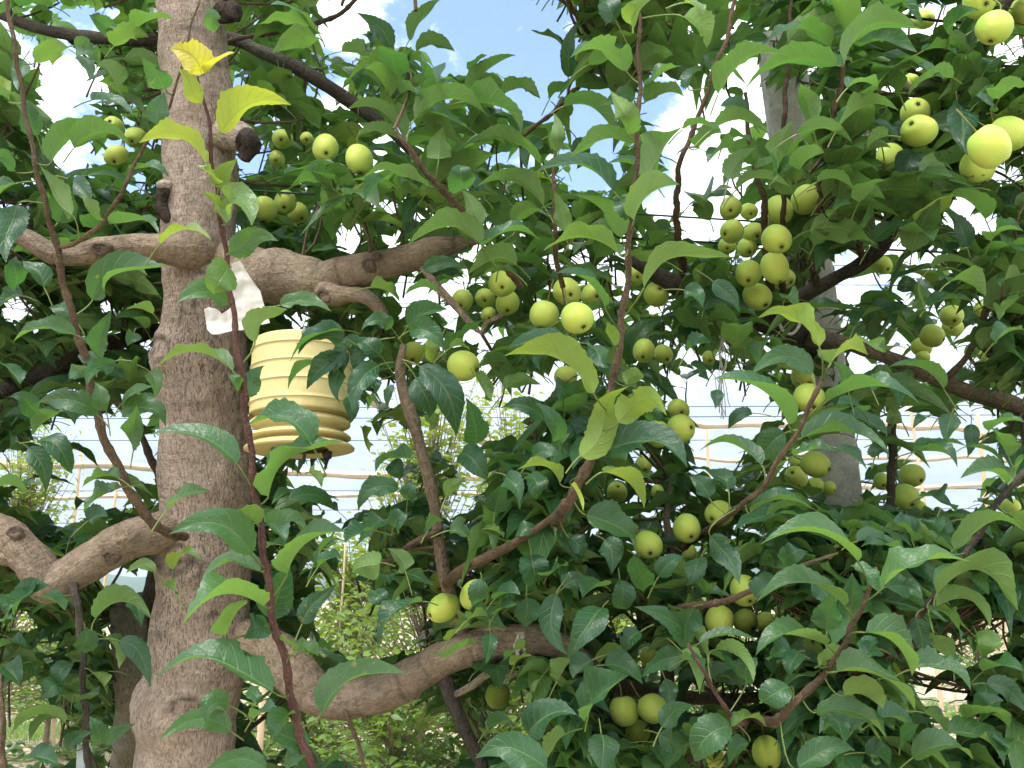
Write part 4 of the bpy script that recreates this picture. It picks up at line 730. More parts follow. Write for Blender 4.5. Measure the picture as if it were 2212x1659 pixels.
  (650,225,690,445,.05,170,2,0,.5),(625,365,362,518,.2,180,28,0,.25),(890,432,880,655,0,140,2,0,.6,1.05,900,390),(272,335,55,390,.1,200,170,.02,.9),(1230,265,1268,525,0,205,2,0,.4),(525,580,235,865,.32,140,48,0,.1,1.05),(200,490,290,645,.1,120,8,0,.2),
  (1205,560,1190,755,0,195,2,0,.4),(1400,540,1390,900,.18,160,8,0,.05,1.05),(1680,590,1508,915,.05,210,8,0,.35,1.02),(1820,440,1818,705,0,170,2,0,.4),(1890,310,2005,565,.05,165,2,0,.4),(2285,870,2008,602,.1,195,18,0,.45,1.0),(1585,20,1912,275,.25,200,48,.03,.4,1.0),
  (1110,145,1318,110,.2,110,28,0,.5),(840,830,628,880,-.3,130,150,.03,.95,1.15),(690,840,835,730,.1,120,110,.25,.6,1.15),(960,780,955,945,0,110,2,0,.1),(1325,1640,868,1562,.25,240,18,0,.5,1.0),(1208,1430,1525,1315,.3,170,38,0,.15,1.05),(1600,1315,1865,1055,.15,240,38,0,.25,1.0),
  (1560,1375,1842,1392,.15,170,8,0,.3,1.02),(1690,1430,1700,1665,0,200,2,0,.15,1.02),(2215,925,1978,1052,.2,170,18,0,.5,1.0),(1700,990,1950,1115,.2,140,38,0,.35),(948,1400,1108,1410,.42,95,58,.03,.4,1.15),(1285,1085,1200,1325,.05,65,60,.32,.6,1.2),(2080,1385,2225,1235,.1,160,18,0,.4,1.0),
  (2050,420,2215,262,.1,140,18,0,.4),(2100,1090,2140,1265,0,140,2,0,.1),(700,120,830,170,.2,120,40,.05,.5),(420,380,330,240,.1,150,160,.05,.5,1.15),(930,110,1050,170,.2,130,110,.1,.5),(1330,420,1470,350,.2,130,60,0,.2),(1480,160,1590,300,.1,150,20,0,.1),(1440,480,1580,420,.1,150,20,0,.2),
  (1700,480,1560,560,.2,150,50,0,.3),(1000,560,1160,540,.25,130,60,0,.1),(1000,660,1150,600,.2,120,60,0,.1),(1700,180,1780,360,.1,170,10,0,.2),(820,700,950,680,.2,110,110,.15,.5),(1930,760,1800,920,.1,140,20,0,.2),(1620,960,1500,1080,.1,150,40,0,.2),(200,120,20,200,.2,140,60,0,.2,1.15),
  (330,110,420,-20,.1,150,20,0,.1,1.1),(560,120,660,60,.2,110,110,0,.4,1.15),(1180,880,1050,960,.1,110,120,.1,.5,1.15),(1120,990,1230,930,.2,90,110,.3,.6,1.15),(1400,1090,1500,960,.1,150,120,.05,.4,1.15),(1450,1440,1330,1600,.1,150,120,.05,.4,1.1),(2010,1480,2120,1600,.1,150,20,0,.1),(2060,1440,2190,1560,.1,150,20,0,.15)],
 (1474.4, 1106, 1.0): [
  (1135,320,505,212,.35,185,66,.06,.85,.83,1265,520),(1285,500,1870,325,.25,200,66,.05,.8,.83,1210,635),(1050,610,478,585,.4,195,66,.06,.75,.84,1100,740),(1090,700,1090,415,.05,190,2,0,.5,.87),(925,860,475,930,.36,190,72,.05,.5,.85,965,980),
  (1185,780,1485,1065,.3,240,60,.08,.6,.82,1100,855),(930,765,950,560,0,200,2,0,.55,.92),(1000,1035,1508,1290,.28,240,84,.08,.5,.83,905,1120),(890,1000,1080,930,.2,140,122,.12,.6,.86),(690,1115,480,1285,.1,200,18,0,.55,.87,740,1230),(1050,1190,1300,1275,.25,190,140,.12,.95,.85),
  (865,1300,1322,1475,.3,140,48,.04,.55,.87),(1475,1020,1868,1155,.3,170,58,.03,.55,.92),(325,1375,25,1645,.2,240,28,.02,.5,.93),(335,1390,540,1390,.45,100,110,.14,.8,.93),(600,1440,800,1645,.05,210,8,0,.3,.92),(755,1640,1112,1530,.2,190,18,0,.4,.9),
  (1492,1590,1885,1610,.36,160,70,.05,.4,.95),(1720,1425,2082,1645,.3,180,70,.04,.4,.98),(1820,1345,2122,1405,.36,160,88,.05,.35,1.0),(1945,1035,2220,1040,.25,125,58,0,.3,1.0),(2000,1100,2215,1270,.15,160,28,0,.3,1.0),(1650,530,2172,640,.6,240,122,.04,.35,.98),
  (1760,240,2220,130,.36,180,100,.03,.45,.97),(1600,630,1800,830,.36,120,110,.03,.5,1.0),(1650,610,1992,750,.5,140,120,.03,.45,1.0),(1640,790,1740,955,.1,160,160,.03,.5,1.0),(1520,700,1560,900,.05,195,2,0,.1,1.02),(1900,780,1935,945,0,180,140,.05,.4,1.0),
  (1335,480,1545,540,.2,180,18,0,.35,.98),(190,160,355,425,.1,180,18,0,.2,.97),(640,335,825,220,.15,150,2,0,.35,1.0),(110,280,55,485,0,145,2,0,.1,1.0),(340,590,450,740,.1,150,2,0,.3,.98),(110,850,490,840,.2,120,58,.04,.5,.95,60,870),(215,890,460,1100,.3,140,110,.06,.5,.95),
  (1100,350,1285,535,.15,100,38,.0,.9,.86),(1130,190,1395,295,.3,130,58,.02,.35,.95),(1390,240,1150,230,.2,110,60,0,.4,.97),(-10,900,110,1180,.1,160,110,.05,.4,.98),(400,1110,470,890,.1,150,20,0,.3,.95),(480,560,660,450,.2,140,40,0,.1,1.0),(700,900,560,960,.2,150,40,0,.2,1.0),
  (760,900,680,1060,.1,150,20,0,.2,1.0),(1280,880,1160,940,.2,150,30,0,.2,.95),(1180,900,1260,800,.1,140,20,0,.5,.93),(1320,1080,1440,1250,.2,160,60,0,.2,.97),(1280,1340,1500,1400,.2,150,60,0,.1,1.0),(1100,1420,1300,1340,.2,150,40,0,.15,1.0),(1180,1560,1340,1640,.2,150,40,0,.1,1.0),
  (1560,1300,1720,1480,.2,140,70,0,.2,1.02),(1400,1500,1500,1380,.1,140,30,0,.2,1.0),(1930,1320,2080,1220,.2,140,50,0,.3,1.0),(2180,1480,2080,1600,.2,140,50,0,.3,1.0),(80,640,-10,820,.1,190,15,0,.4,.97),(10,960,130,1010,.2,120,60,0,.3,.97),(850,440,980,640,.1,170,10,0,.2,1.0),(1480,160,1360,60,.2,150,60,0,.2,1.05),
  (1740,60,1640,160,.1,130,20,0,.15,1.1),(1640,20,1600,160,.0,140,20,0,.2,1.1),(2000,60,1830,180,.2,150,100,0,.4,1.0),(2100,10,2215,130,.2,150,120,.1,.5,.98),(960,1320,1060,1480,.1,150,20,0,.15,1.0),(420,1490,300,1600,.1,150,30,0,.3,.97),(1750,1020,1700,900,.1,140,20,0,.3,1.02)],
}
BRP = np.concatenate([b[2] for b in BR]); BRI = np.concatenate([np.full(len(b[2]), i) for i, b in enumerate(BR)])
def nearest_branch(p, trees=None):
    d = np.linalg.norm(BRP - p, axis=1)
    if trees is not None:
        ok = np.array([BR[i][0] in trees for i in BRI]); d = np.where(ok, d, 9)
    k = int(np.argmin(d)); return BRI[k], BRP[k], d[k]

def build_leaves():
    rows = []
    for (ox, oy, dz), L in LEAVES.items():
        for r in L:
            bx, by, tx, ty, bow, w, a, yg, tone = r[:9]; d = (r[9] if len(r) > 9 and r[9] else dz)
            b2 = np.array([ox + bx * K3, oy + by * K3]); t2 = np.array([ox + tx * K3, oy + ty * K3])
            j2 = np.array([ox + r[10] * K3, oy + r[11] * K3]) if len(r) > 11 else None
            rows.append((b2, t2, bow, w * K3, a, yg, tone, d, j2))
    N = 24; out = []
    for b2, t2, bow, w, a, yg, tone, d, j2 in rows:
        ln = np.linalg.norm(t2 - b2); td = (t2 - b2) / ln; pp = np.array([td[1], -td[0]])
        if pp[1] > 0.02 or (abs(pp[1]) <= 0.02 and pp[0] < 0): pp = -pp        # towards the top of the picture
        c2 = (b2 + t2) / 2 + pp * bow * ln * 1.25
        ddt = rng.normal(0, 0.025) - 0.02 * (a < 90)
        # a leaf that would bury an apple seen whole in the photo grows behind it
        s0 = np.linspace(.1, .9, 9)[:, None]; ml = (1 - s0) ** 2 * b2 + 2 * s0 * (1 - s0) * c2 + s0 ** 2 * t2
        near = np.min(np.hypot(ml[:, 0, None] - AP[:, 0], ml[:, 1, None] - AP[:, 1]) - AP[:, 2] * .75, 0) < w * (.42 if not 35 < a < 145 else .28)
        near &= FREE & (AP[:, 3] + .03 > d)
        if near.any() and j2 is None: d = AP[near, 3].max() + .07
        elif near.any(): w *= .72
        if 52 <= a <= 78: a += 5
        t = np.linspace(0, 1, N + 1)[:, None]
        uv = (1 - t) ** 2 * b2 + 2 * t * (1 - t) * c2 + t ** 2 * t2
        # a slight S-curve so that no midrib is a plain arc
        uv = uv + pp * (np.sin(t * 2 * math.pi) * ln * rng.normal(0, 0.018))
        dep = d + ddt * t[:, 0] + 0.02 * np.sin(t[:, 0] * 3.1) * rng.normal(0, 0.6)
        M = np.array([P(q[0], q[1], k) for q, k in zip(uv, dep)])
        T = unit(np.gradient(M, axis=0)); view = unit(M - CAM)
        perp = RIGHT * pp[0] - UP * pp[1]
        ar = R(a + rng.normal(0, 7)) + np.linspace(-1, 1, N + 1) * rng.normal(0, 0.30)
        Nd = -view * np.cos(ar)[:, None] + perp[None] * np.sin(ar)[:, None]
        Nd = unit(Nd - T * (Nd * T).sum(1, keepdims=True)); Wd = np.cross(T, Nd)
        hw = w / 2 * d / FPX * (1.5 if 35 < a < 145 else 1.04)
        fold = R(36 if 35 < a < 145 else 24) + rng.normal(0, 0.08)
        if not 35 < a < 145:                                          # a blade seen face-on still arches away at both ends
            M = M - Nd * ((2 * t[:, 0] - 0.75) ** 2 * ln * d / FPX * rng.uniform(0.08, 0.26))[:, None]
        if j2 is not None:
            e = M[0] - T[0] * 0.02; J = P(j2[0], j2[1], d + 0.004)
            bi, q, dist = nearest_branch(J)
            if dist < 0.05: J = q
        else:
            bi, q, dist = nearest_branch(M[0]); J = q if dist < 0.05 else M[0] - T[0] * rng.uniform(0.018, 0.032) - np.array([0, 0, 0.006])
        ctrl = M[0] - T[0] * 0.35 * np.linalg.norm(M[0] - J)
        s = np.linspace(0, 1, 6)[:, None]; pet = (1 - s) ** 2 * M[0] + 2 * s * (1 - s) * ctrl + s ** 2 * J
        u0 = (b2[0] + t2[0]) / 2
        tr = None
        if dist < 0.05: tr = BR[bi][0]
        if tr is None or tr is TREE3: tr = TREE2 if (u0 > 1900 or (u0 > 1500 and (b2[1] + t2[1]) / 2 < 560)) else TREE
        out.append(dict(M=M, W=Wd, N=Nd, hw=hw, fold=fold, wav=(rng.uniform(0, 6.28), rng.uniform(0.06, 0.24), rng.uniform(1.0, 2.6)), col=(np.clip(tone + rng.normal(0, .08), 0, 1), yg, rng.uniform(), 1), pet=pet, area=ln * w, tr=tr, J=J, curl=rng.uniform(0.05, 0.6) if not 35 < a < 145 else rng.uniform(0.0, 0.25)))
    for tree in (TREE, TREE2):
        L = sorted([o for o in out if o['tr'] is tree], key=lambda o: -o['area']); own, rest = L[:98], L[98:]
        for o in own:
            # a leaf belongs to the shoot or limb its stalk leads to
            bi = nearest_branch(o['J'], [tree])[0]; par = BR[bi][1]
            V, Q, U, C = leaf_batch(o['M'][None], o['W'][None], o['N'][None], np.array([o['hw']]), np.array([o['fold']]), np.array([o['wav']]), np.array([o['col']]), o['pet'][None], cols=9, teeth=0.035, curl=np.array([o['curl']]))
            lf = link('leaf', grid_mesh('leaf', V, Q, U, C), LEAF, par)
            if o['col'][1] > 0.9: lf['label'] = 'yellow young leaf at the shoot tip'
        st = lambda k: np.array([o[k] for o in rest])
        if rest: LOOSE[tree].append(leaf_batch(st('M'), st('W'), st('N'), st('hw'), st('fold'), st('wav'), st('col'), st('pet'), cols=9, teeth=0.035, curl=st('curl')))
LOOSE = {TREE: [], TREE2: [], TREE3: []}
build_leaves()

def apple_mesh(k):
    """an apple whose calyx points along -z, radius 1, with its own lumps"""
    r = np.random.default_rng(100 + k); el = 1.0 + r.uniform(-.06, .20); n = 26; prof = []
    for i in range(n + 1):
        th = math.pi * i / n                                    # 0 at the stalk end
        rad = max(0.0, math.sin(th)) ** 0.93; zz = math.cos(th)
        rad *= 1 + 0.05 * zz * (1 if k % 2 else 0.4)            # broader towards the stalk
        if th < 0.62: zz -= 0.20 * (1 - (th / 0.62)) ** 1.6
        if th > math.pi - 0.42: zz += 0.12 * (1 - (math.pi - th) / 0.42) ** 1.4
        prof.append((max(rad, 0.004), zz * el))
    V, Q, U = lathe(prof, 32)
    a = np.arctan2(V[:, 1], V[:, 0]); ph = r.uniform(0, 6.28)
    f = 1 + 0.045 * np.cos(a * 2 + ph) + 0.02 * np.cos(a * 3 + ph * 2) + 0.012 * np.cos(a * 5 + ph) * (V[:, 2] < 0)
    V[:, 0] *= f; V[:, 1] *= f
    V[:, 0] += 0.09 * V[:, 2] * r.uniform(-1, 1)
    return V, Q, U, el
for k, (u, v, r, dx, dy, lab) in enumerate(APPLES):
    d = AP[k, 3]
    rad = r * d / FPX * 0.98; c = P(u, v, d)
    q = math.sqrt(max(0.05, 1 - dx * dx - dy * dy)); ax = unit(RIGHT * dx - UP * dy - FWD * q * (0.9 if dy < .7 else .3))   # centre to calyx
    zax = -ax; xax = unit(np.cross(zax, np.array([0.3, 0.5, 0.81]))); yax = np.cross(zax, xax); Rm = np.stack([xax, yax, zax], 1)
    V, Q, U, el = apple_mesh(k)
    o = link('apple', grid_mesh('apple', V * rad @ Rm.T, Q, U), APPLE); o.location = c
    tag(o, lab, 'apple', 'unripe apples on the trees')
    mb = MB()
    for j in range(5):                                          # five dry sepals and a button in the basin
        an = j * 1.2566; p0 = np.array([0.05 * math.cos(an), 0.05 * math.sin(an), -el * 0.90]); p1 = np.array([0.11 * math.cos(an + .3), 0.11 * math.sin(an + .3), -el * 0.96]); p2 = np.array([0.15 * math.cos(an + .5), 0.15 * math.sin(an + .5), -el * 1.04])
        Vt, Qt, Ut = tube_arrays([p0, p1, p2], [0.045, 0.04, 0.012], 5, 0.1); mb.add(Vt * rad @ Rm.T + c, Qt, Ut)
    Vt, Qt, Ut = tube_arrays([[0, 0, -el * 0.86], [0, 0, -el * 0.95]], [0.10, 0.07], 8, 0.1); mb.add(Vt * rad @ Rm.T + c, Qt, Ut)
    mb.build('calyx', CALYX, o)
    top = c + zax * rad * el * 0.80
    bi, nb_, nd = nearest_branch(top); e = unit(nb_ - top) if nd > 1e-4 else np.array([0, 0, 1.0]); L = min(0.035, max(0.018, nd))
    mid = top + zax * L * 0.5; end = top + zax * L * 0.6 + np.array([0, 0, 1]) * L * 0.35 + e * L * 0.3
    mb = MB(); mb.add(*tube_arrays([top - zax * rad * 0.1, mid, end], [0.0012, 0.0011, 0.0016], 6, 0.006)); mb.build('stalk', STALK, o)

# ------------------------------------------------------------ loose foliage: leaf rosettes on twigs through the crowns
GAPS = np.array([(905,50,55,60),(990,140,40,25),(1000,0,120,60),(860,10,60,40),(60,117,20,43),(130,215,45,40),(155,335,40,42),(178,45,22,25),(165,150,25,42),(10,465,18,24),(300,410,25,15),(508,185,10,18),(540,350,25,25),(715,60,25,60),(712,190,24,40),(520,510,12,25),(245,35,14,12),(60,400,18,10),
 (1050,60,95,75),(1150,80,100,85),(850,30,48,38),(800,20,60,30),(960,100,32,42),(1200,170,35,35),(1120,205,40,18),(1280,250,45,60),(1160,247,30,20),(1290,365,35,50),(1420,215,35,45),(1430,430,45,30),(1135,352,17,15),(1060,325,14,10),(750,520,14,28),(850,525,18,14),(845,450,10,18),(1245,390,12,25),(940,40,30,40),(760,90,20,40),
 (1510,250,28,22),(1627,222,22,25),(1620,153,25,18),(1540,315,24,18),(1500,370,22,16),(1535,395,25,14),(1475,405,12,20),(1826,303,10,12),(1905,480,28,20),(2085,452,24,34),(2130,490,28,30),(2180,112,35,24),(2055,33,20,24),(1865,8,14,10),(2180,375,25,22),(1485,485,14,18),(1500,518,22,10),(1920,535,45,14),(1440,300,20,60),
 (30,670,28,28),(232,663,15,15),(317,740,10,14),(160,862,20,14),(285,890,45,24),(130,935,60,20),(240,965,34,55),(312,990,38,50),(20,1010,30,38),(190,925,30,20),(60,1080,48,26),(248,1075,22,34),(552,920,12,30),(648,695,18,20),(560,975,10,30),(690,1030,50,38),(100,1000,40,30),(130,1075,30,20),(180,1030,20,40),
 (760,1000,36,110),(770,900,26,40),(750,1060,30,60),(800,1060,34,40),(885,640,36,36),(990,620,18,14),(980,690,10,28),(1050,735,36,19),(1030,850,32,60),(960,920,36,60),(1010,960,36,60),(1130,860,40,26),(1185,825,24,26),(850,845,28,24),(1030,1030,26,40),(850,960,24,40),(820,1000,34,50),(1100,920,36,30),(850,1060,30,40),(990,1090,28,30),
 (1560,860,62,44),(1530,930,38,44),(1600,890,46,64),(1640,850,22,32),(1580,960,34,26),(1855,800,24,20),(1860,620,15,22),(1955,625,18,25),(2040,775,26,32),(1995,930,44,30),(2110,910,38,32),(2035,1040,46,62),(2120,1010,32,36),(1853,1045,13,42),(2000,560,30,12),(1555,995,42,20),(1905,915,16,16),(2195,845,15,14),(2070,960,30,30),(2080,1080,24,26),(1870,960,14,30),
 (130,1120,30,18),(270,1255,60,24),(60,1560,60,45),(120,1620,44,34),(60,1490,40,20),(30,1640,40,20),(590,1440,36,42),(610,1570,42,34),(580,1600,32,44),(700,1590,40,56),(715,1330,32,64),(550,1500,20,30),(110,1400,24,16),(60,1350,14,22),
 (760,1200,34,50),(770,1330,54,62),(850,1370,54,42),(800,1400,44,32),(800,1560,62,54),(880,1580,62,62),(960,1600,52,52),(880,1500,32,22),(1110,1530,38,44),(1150,1560,34,34),(1345,1350,22,20),(740,1260,30,30),(820,1640,50,30),(930,1640,50,30),(870,1330,40,30),(1080,1600,30,30),
 (2020,1430,36,28),(2060,1410,30,28),(2120,1400,48,24),(2150,1360,30,20),(2040,1510,50,30),(1990,1480,25,30),(2060,1560,40,24),(2040,1600,24,20),(1150,240,20,14)], float)
TRAPBOX = (535, 690, 772, 1010)
POST = [(1650, 185, 1760, 300), (1778, 560, 1852, 660), (1785, 940, 1852, 1100)]
PR = np.array(PROT)
AC = np.array([P(a[0], a[1], a[3]) for a in AP]); SD = np.array(sdir); SKY2 = unit(np.array([-.15, -.75, .65]))
def blocked(pts, grow=0.0):
    """pts (n,3): do any of these points cover something that must stay visible?"""
    q = proj(pts); u, v, d = q[:, 0], q[:, 1], q[:, 2]
    for D_ in (SD, SKY2):                        # fruit that has coloured stands in light: no leaf right over it
        w = pts[:, None] - AC[None]; al = w @ D_
        if ((al > 0) & (al < .5) & (np.linalg.norm(w - al[..., None] * D_, axis=-1) < .034)).any(): return True
    inside = (u > -20) & (u < 2232) & (v > -20) & (v < 1680)
    if not inside.any(): return False
    if ((((u[:, None] - GAPS[:, 0]) / (GAPS[:, 2] + grow)) ** 2 + ((v[:, None] - GAPS[:, 1]) / (GAPS[:, 3] + grow)) ** 2) < 1).any(): return True
    f = d[:, None] < AP[:, 3] + 0.01
    if ((np.hypot(u[:, None] - AP[:, 0], v[:, None] - AP[:, 1]) < AP[:, 2] + 5 + grow) & f).any(): return True
    f = d[:, None] < PR[:, 3] + 0.02
    if ((np.hypot(u[:, None] - PR[:, 0], v[:, None] - PR[:, 1]) < PR[:, 2] + 5 + grow) & f).any(): return True
    if ((u > TRAPBOX[0]) & (u < TRAPBOX[2]) & (v > TRAPBOX[1]) & (v < TRAPBOX[3]) & (d < 1.6)).any(): return True
    for a, b, c, e in POST:
        if ((u > a) & (u < c) & (v > b) & (v < e) & (d < 2.0)).any(): return True
    return False

def grow_foliage():
    n = 9; t = np.linspace(0, 1, n + 1)
    acc = {t_: dict(M=[], W=[], N=[], hw=[], fold=[], wav=[], col=[], pet=[], curl=[]) for t_ in (TREE, TREE2, TREE3)}
    twigs = {t_: MB() for t_ in acc}
    r = np.random.default_rng(21); made = 0
    for it in range(6300):
        edge = it > 5500                                        # the last ones grow outside the picture
        if edge: u, v = r.uniform(-700, 2900), r.uniform(-600, 2050)
        else: u, v = r.uniform(-60, 2270), r.uniform(-60, 1720)
        if edge and -40 < u < 2250 and -40 < v < 1700: continue
        lo, hi = (1.25, 2.35)
        if it % 16 == 3 and not edge: u, v = r.uniform(900, 1700), r.uniform(900, 1660); hi = 1.9
        if it % 35 == 7 and not edge: u, v = r.uniform(1690, 1840), r.uniform(320, 700); lo, hi = 1.3, 1.85
        if it % 40 == 0 and not edge: u, v = r.uniform(1740, 1890), r.uniform(1130, 1700); lo, hi = 1.2, 1.85; edge = False
        if u < 700: lo, hi = 1.5, 2.6
        if 320 < u < 560: lo = 1.62
        if u > 1450 and v < 700: lo = 1.2
        d = lo + (hi - lo) * r.uniform() ** 2.0
        c = P(u, v, d)
        if c[2] < 0.45: continue
        if u < 460 and v < 420 and r.uniform() < .40: continue
        if u > 1380 and v < 520 and r.uniform() < .15: continue
        if blocked(c[None], 0): continue
        tree = TREE3 if (u < 620 and d > 1.75) else (TREE2 if u > 1560 + 120 * math.sin(v * 0.01) else TREE)
        # twig from below or from the nearest limb
        bi, q, nd = nearest_branch(c, [tree])
        g = unit(np.array([r.normal(0, .5), r.normal(0, .5), 0.9])); ln = r.uniform(0.05, 0.13)
        if nd < 0.28: base = q
        else: base = c - g * ln - np.array([0, 0, r.uniform(0.02, .1)])
        tip = c + g * ln * 0.35
        mid = (base + c) / 2 + np.array([r.normal(0, .01), r.normal(0, .01), -0.01])
        k = np.linspace(0, 1, 7)[:, None]; seg = (1 - k) ** 2 * base + 2 * k * (1 - k) * mid + k ** 2 * c
        m0 = made; m = r.integers(5, 10); ph = r.uniform(0, 6.28)
        tn = np.clip(r.normal(.42, .22), 0, 1); light = 1.0 if (v < 500) else 0.75
        for j in range(m):
            an = ph + j * 2.4; rise = r.uniform(-0.25, 0.85)
            D = unit(np.array([math.cos(an), math.sin(an), rise]))
            f = j / m; B0 = c * (1 - f) + tip * f if f > .3 else seg[4] * (1 - f * 3) + c * f * 3
            pl = r.uniform(.014, .032); B = B0 + D * pl + np.array([0, 0, .004])
            L = r.uniform(.058, .122); droop = r.uniform(.35, 1.5)
            sw = np.cross(D, [0, 0, 1.0]); sw = unit(sw) if np.linalg.norm(sw) > .05 else np.array([1.0, 0, 0])
            M = B + D * (L * t)[:, None] + np.array([0, 0, -1.0]) * (L * .5 * droop * t ** 2)[:, None] + sw * (L * r.normal(0, .10) * t ** 2)[:, None]
            T = unit(np.gradient(M, axis=0)); Wd = np.repeat(sw[None], n + 1, 0); roll = r.normal(0, .5) + np.linspace(0, 1, n + 1) * r.normal(0, .5)
            Nn = np.cross(Wd, T); Wd2 = Wd * np.cos(roll)[:, None] + Nn * np.sin(roll)[:, None]; Nn = np.cross(Wd2, T)
            hw = L * r.uniform(.20, .275)
            pts = np.vstack([M[1:-1:2], M[2:-2:2] + Wd2[2:-2:2] * hw * .9, M[2:-2:2] - Wd2[2:-2:2] * hw * .9])
            if blocked(pts): continue
            a = acc[tree]; a['M'].append(M); a['W'].append(Wd2); a['N'].append(Nn); a['hw'].append(hw); a['fold'].append(R(r.uniform(14, 48)))
            a['wav'].append((r.uniform(0, 6.28), r.uniform(.08, .3), r.uniform(1, 2.6))); yg = max(0, r.normal(.02, .05)) + (0.3 if r.uniform() < .02 else 0)
            a['col'].append((np.clip(tn + r.normal(0, .15), 0, 1), yg, r.uniform(), 1)); a['pet'].append(np.array([B, (B + B0) / 2 + [0, 0, .002], B0])); a['curl'].append(r.uniform(0, .7)); made += 1
        if made - m0 >= 3 and not blocked(np.vstack([seg[2:], tip]), 0): twigs[tree].add(*tube_arrays([base, mid, c, tip], [.0028, .0024, .002, .001], 5, 0.03, cap=False))
    print('loose leaves', made)
    for tree, a in acc.items():
        parts = list(LOOSE[tree])
        if a['M']:
            A = {k: np.array(x) for k, x in a.items()}
            parts.append(leaf_batch(A['M'], A['W'], A['N'], A['hw'], A['fold'], A['wav'], A['col'], A['pet'], cols=5, teeth=0.03, curl=A['curl']))
        Vs, Qs, Us, Cs, off = [], [], [], [], 0
        for V, Q, U, C in parts: Vs.append(V); Qs.append(Q + off); Us.append(U); Cs.append(C); off += len(V)
        o = link('foliage', grid_mesh('foliage', np.concatenate(Vs), np.concatenate(Qs), np.concatenate(Us), np.concatenate(Cs)), LEAF, tree); o['kind'] = 'stuff'
        if twigs[tree].V: w = twigs[tree].build('twigs', SHOOT, tree); w['kind'] = 'stuff'
grow_foliage()

# ------------------------------------------------------------ insect trap hanging beside the trunk
def build_trap():
    d = 1.30; c = P(651, 855, d); px = d / FPX
    t = empty('insect_trap', c, 'pale yellow ribbed plastic insect trap hanging on a wire hook beside the trunk', 'insect trap')
    def hz(v): return (855 - v) * px * 1.02
    ta = R(1.5); TILT = np.array([[math.cos(ta), 0, -math.sin(ta)], [0, 1, 0], [math.sin(ta), 0, math.cos(ta)]])
    def ring(mb, prof, seg=72):
        V, Q, U = lathe([(r * px, hz(v)) for r, v in prof], seg); mb.add(V @ TILT.T + c, Q, U)
    b = MB(); R0 = 108
    prof = [(60, 737), (96, 737), (101, 738), (104, 740), (105, 744), (106, 756), (106, 760)]
    for v in (762, 799, 838, 877): prof += [(R0 - .5, v - 1.8), (R0 + 1.0, v - 1.3), (R0 + 1.6, v - .5), (R0 + 1.6, v + .6), (R0 + .4, v + 1.4), (R0 - 1.2, v + 2.0), (R0 - 1.3, v + 4), (R0 - 1.1, v + 9), (R0 - .9, v + 18), (R0 - .7, v + 26), (R0 - .6, v + 31)]
    prof = prof[:-1] + [(R0 - 3, 888), (103, 895), (95, 902), (87, 908), (84, 911)]
    ring(b, prof); b.build('bucket', TRAPM, t)
    s = MB(); ring(s, [(86, 909), (88, 903), (97, 907), (104, 913), (106, 918), (105, 921), (92, 926), (84, 930), (82, 934)]); s.build('upper_skirt', TRAPM, t)
    s = MB(); ring(s, [(82, 932), (90, 935), (101, 940), (107, 945), (107, 948), (95, 950), (84, 953), (82, 956)]); s.build('lower_skirt', TRAPM, t)
    s = MB(); ring(s, [(82, 954), (96, 957), (110, 963), (115, 968), (115, 971), (108, 973), (86, 972), (60, 970)]); s.build('base_plate', TRAPM, t)
    lid = MB(); ring(lid, [(1, 722), (40, 724), (70, 730), (76, 738), (60, 741)]); lid.build('lid', TRAPB, t)
    for a in (-65, 30, 150, 250):
        mb = MB(); ca, sa = math.cos(R(a)), math.sin(R(a))
        for k, (r0, v0, r1, v1, w) in enumerate(((62, 968, 66, 985, 12), (66, 982, 60, 1008, 4))):
            p0 = c + np.array([ca * r0 * px, sa * r0 * px, hz(v0)]); p1 = c + np.array([ca * r1 * px, sa * r1 * px, hz(v1)])
            mb.add(*tube_arrays([p0, p1], [w * px, w * 0.7 * px], 8, 0.01))
        mb.build('clip', TRAPB, t)
    # hook: a ring above the lid and two wire legs up to the limb
    q = [c + np.array([math.sin(x) * 13 * px, 0, hz(714) + math.cos(x) * 13 * px]) for x in np.linspace(-2.6, 3.6, 22)]
    h = MB(); h.add(*tube_arrays(q, [1.6 * px] * 22, 6, 0.004))
    top = P(652, 640, d + 0.06)
    for sx in (-6, 6): h.add(*tube_arrays([c + np.array([sx * px, 0, hz(702)]), c + np.array([sx * 0.4 * px, .01, hz(670)]), top], [1.0 * px] * 3, 5, 0.01))
    h.add(*tube_arrays([c + np.array([0, 0, hz(726)]), c + np.array([-4 * px, 0, hz(720)]), q[0]], [1.6 * px] * 3, 5, 0.01))
    h.build('hook', WIREM, t)
build_trap()

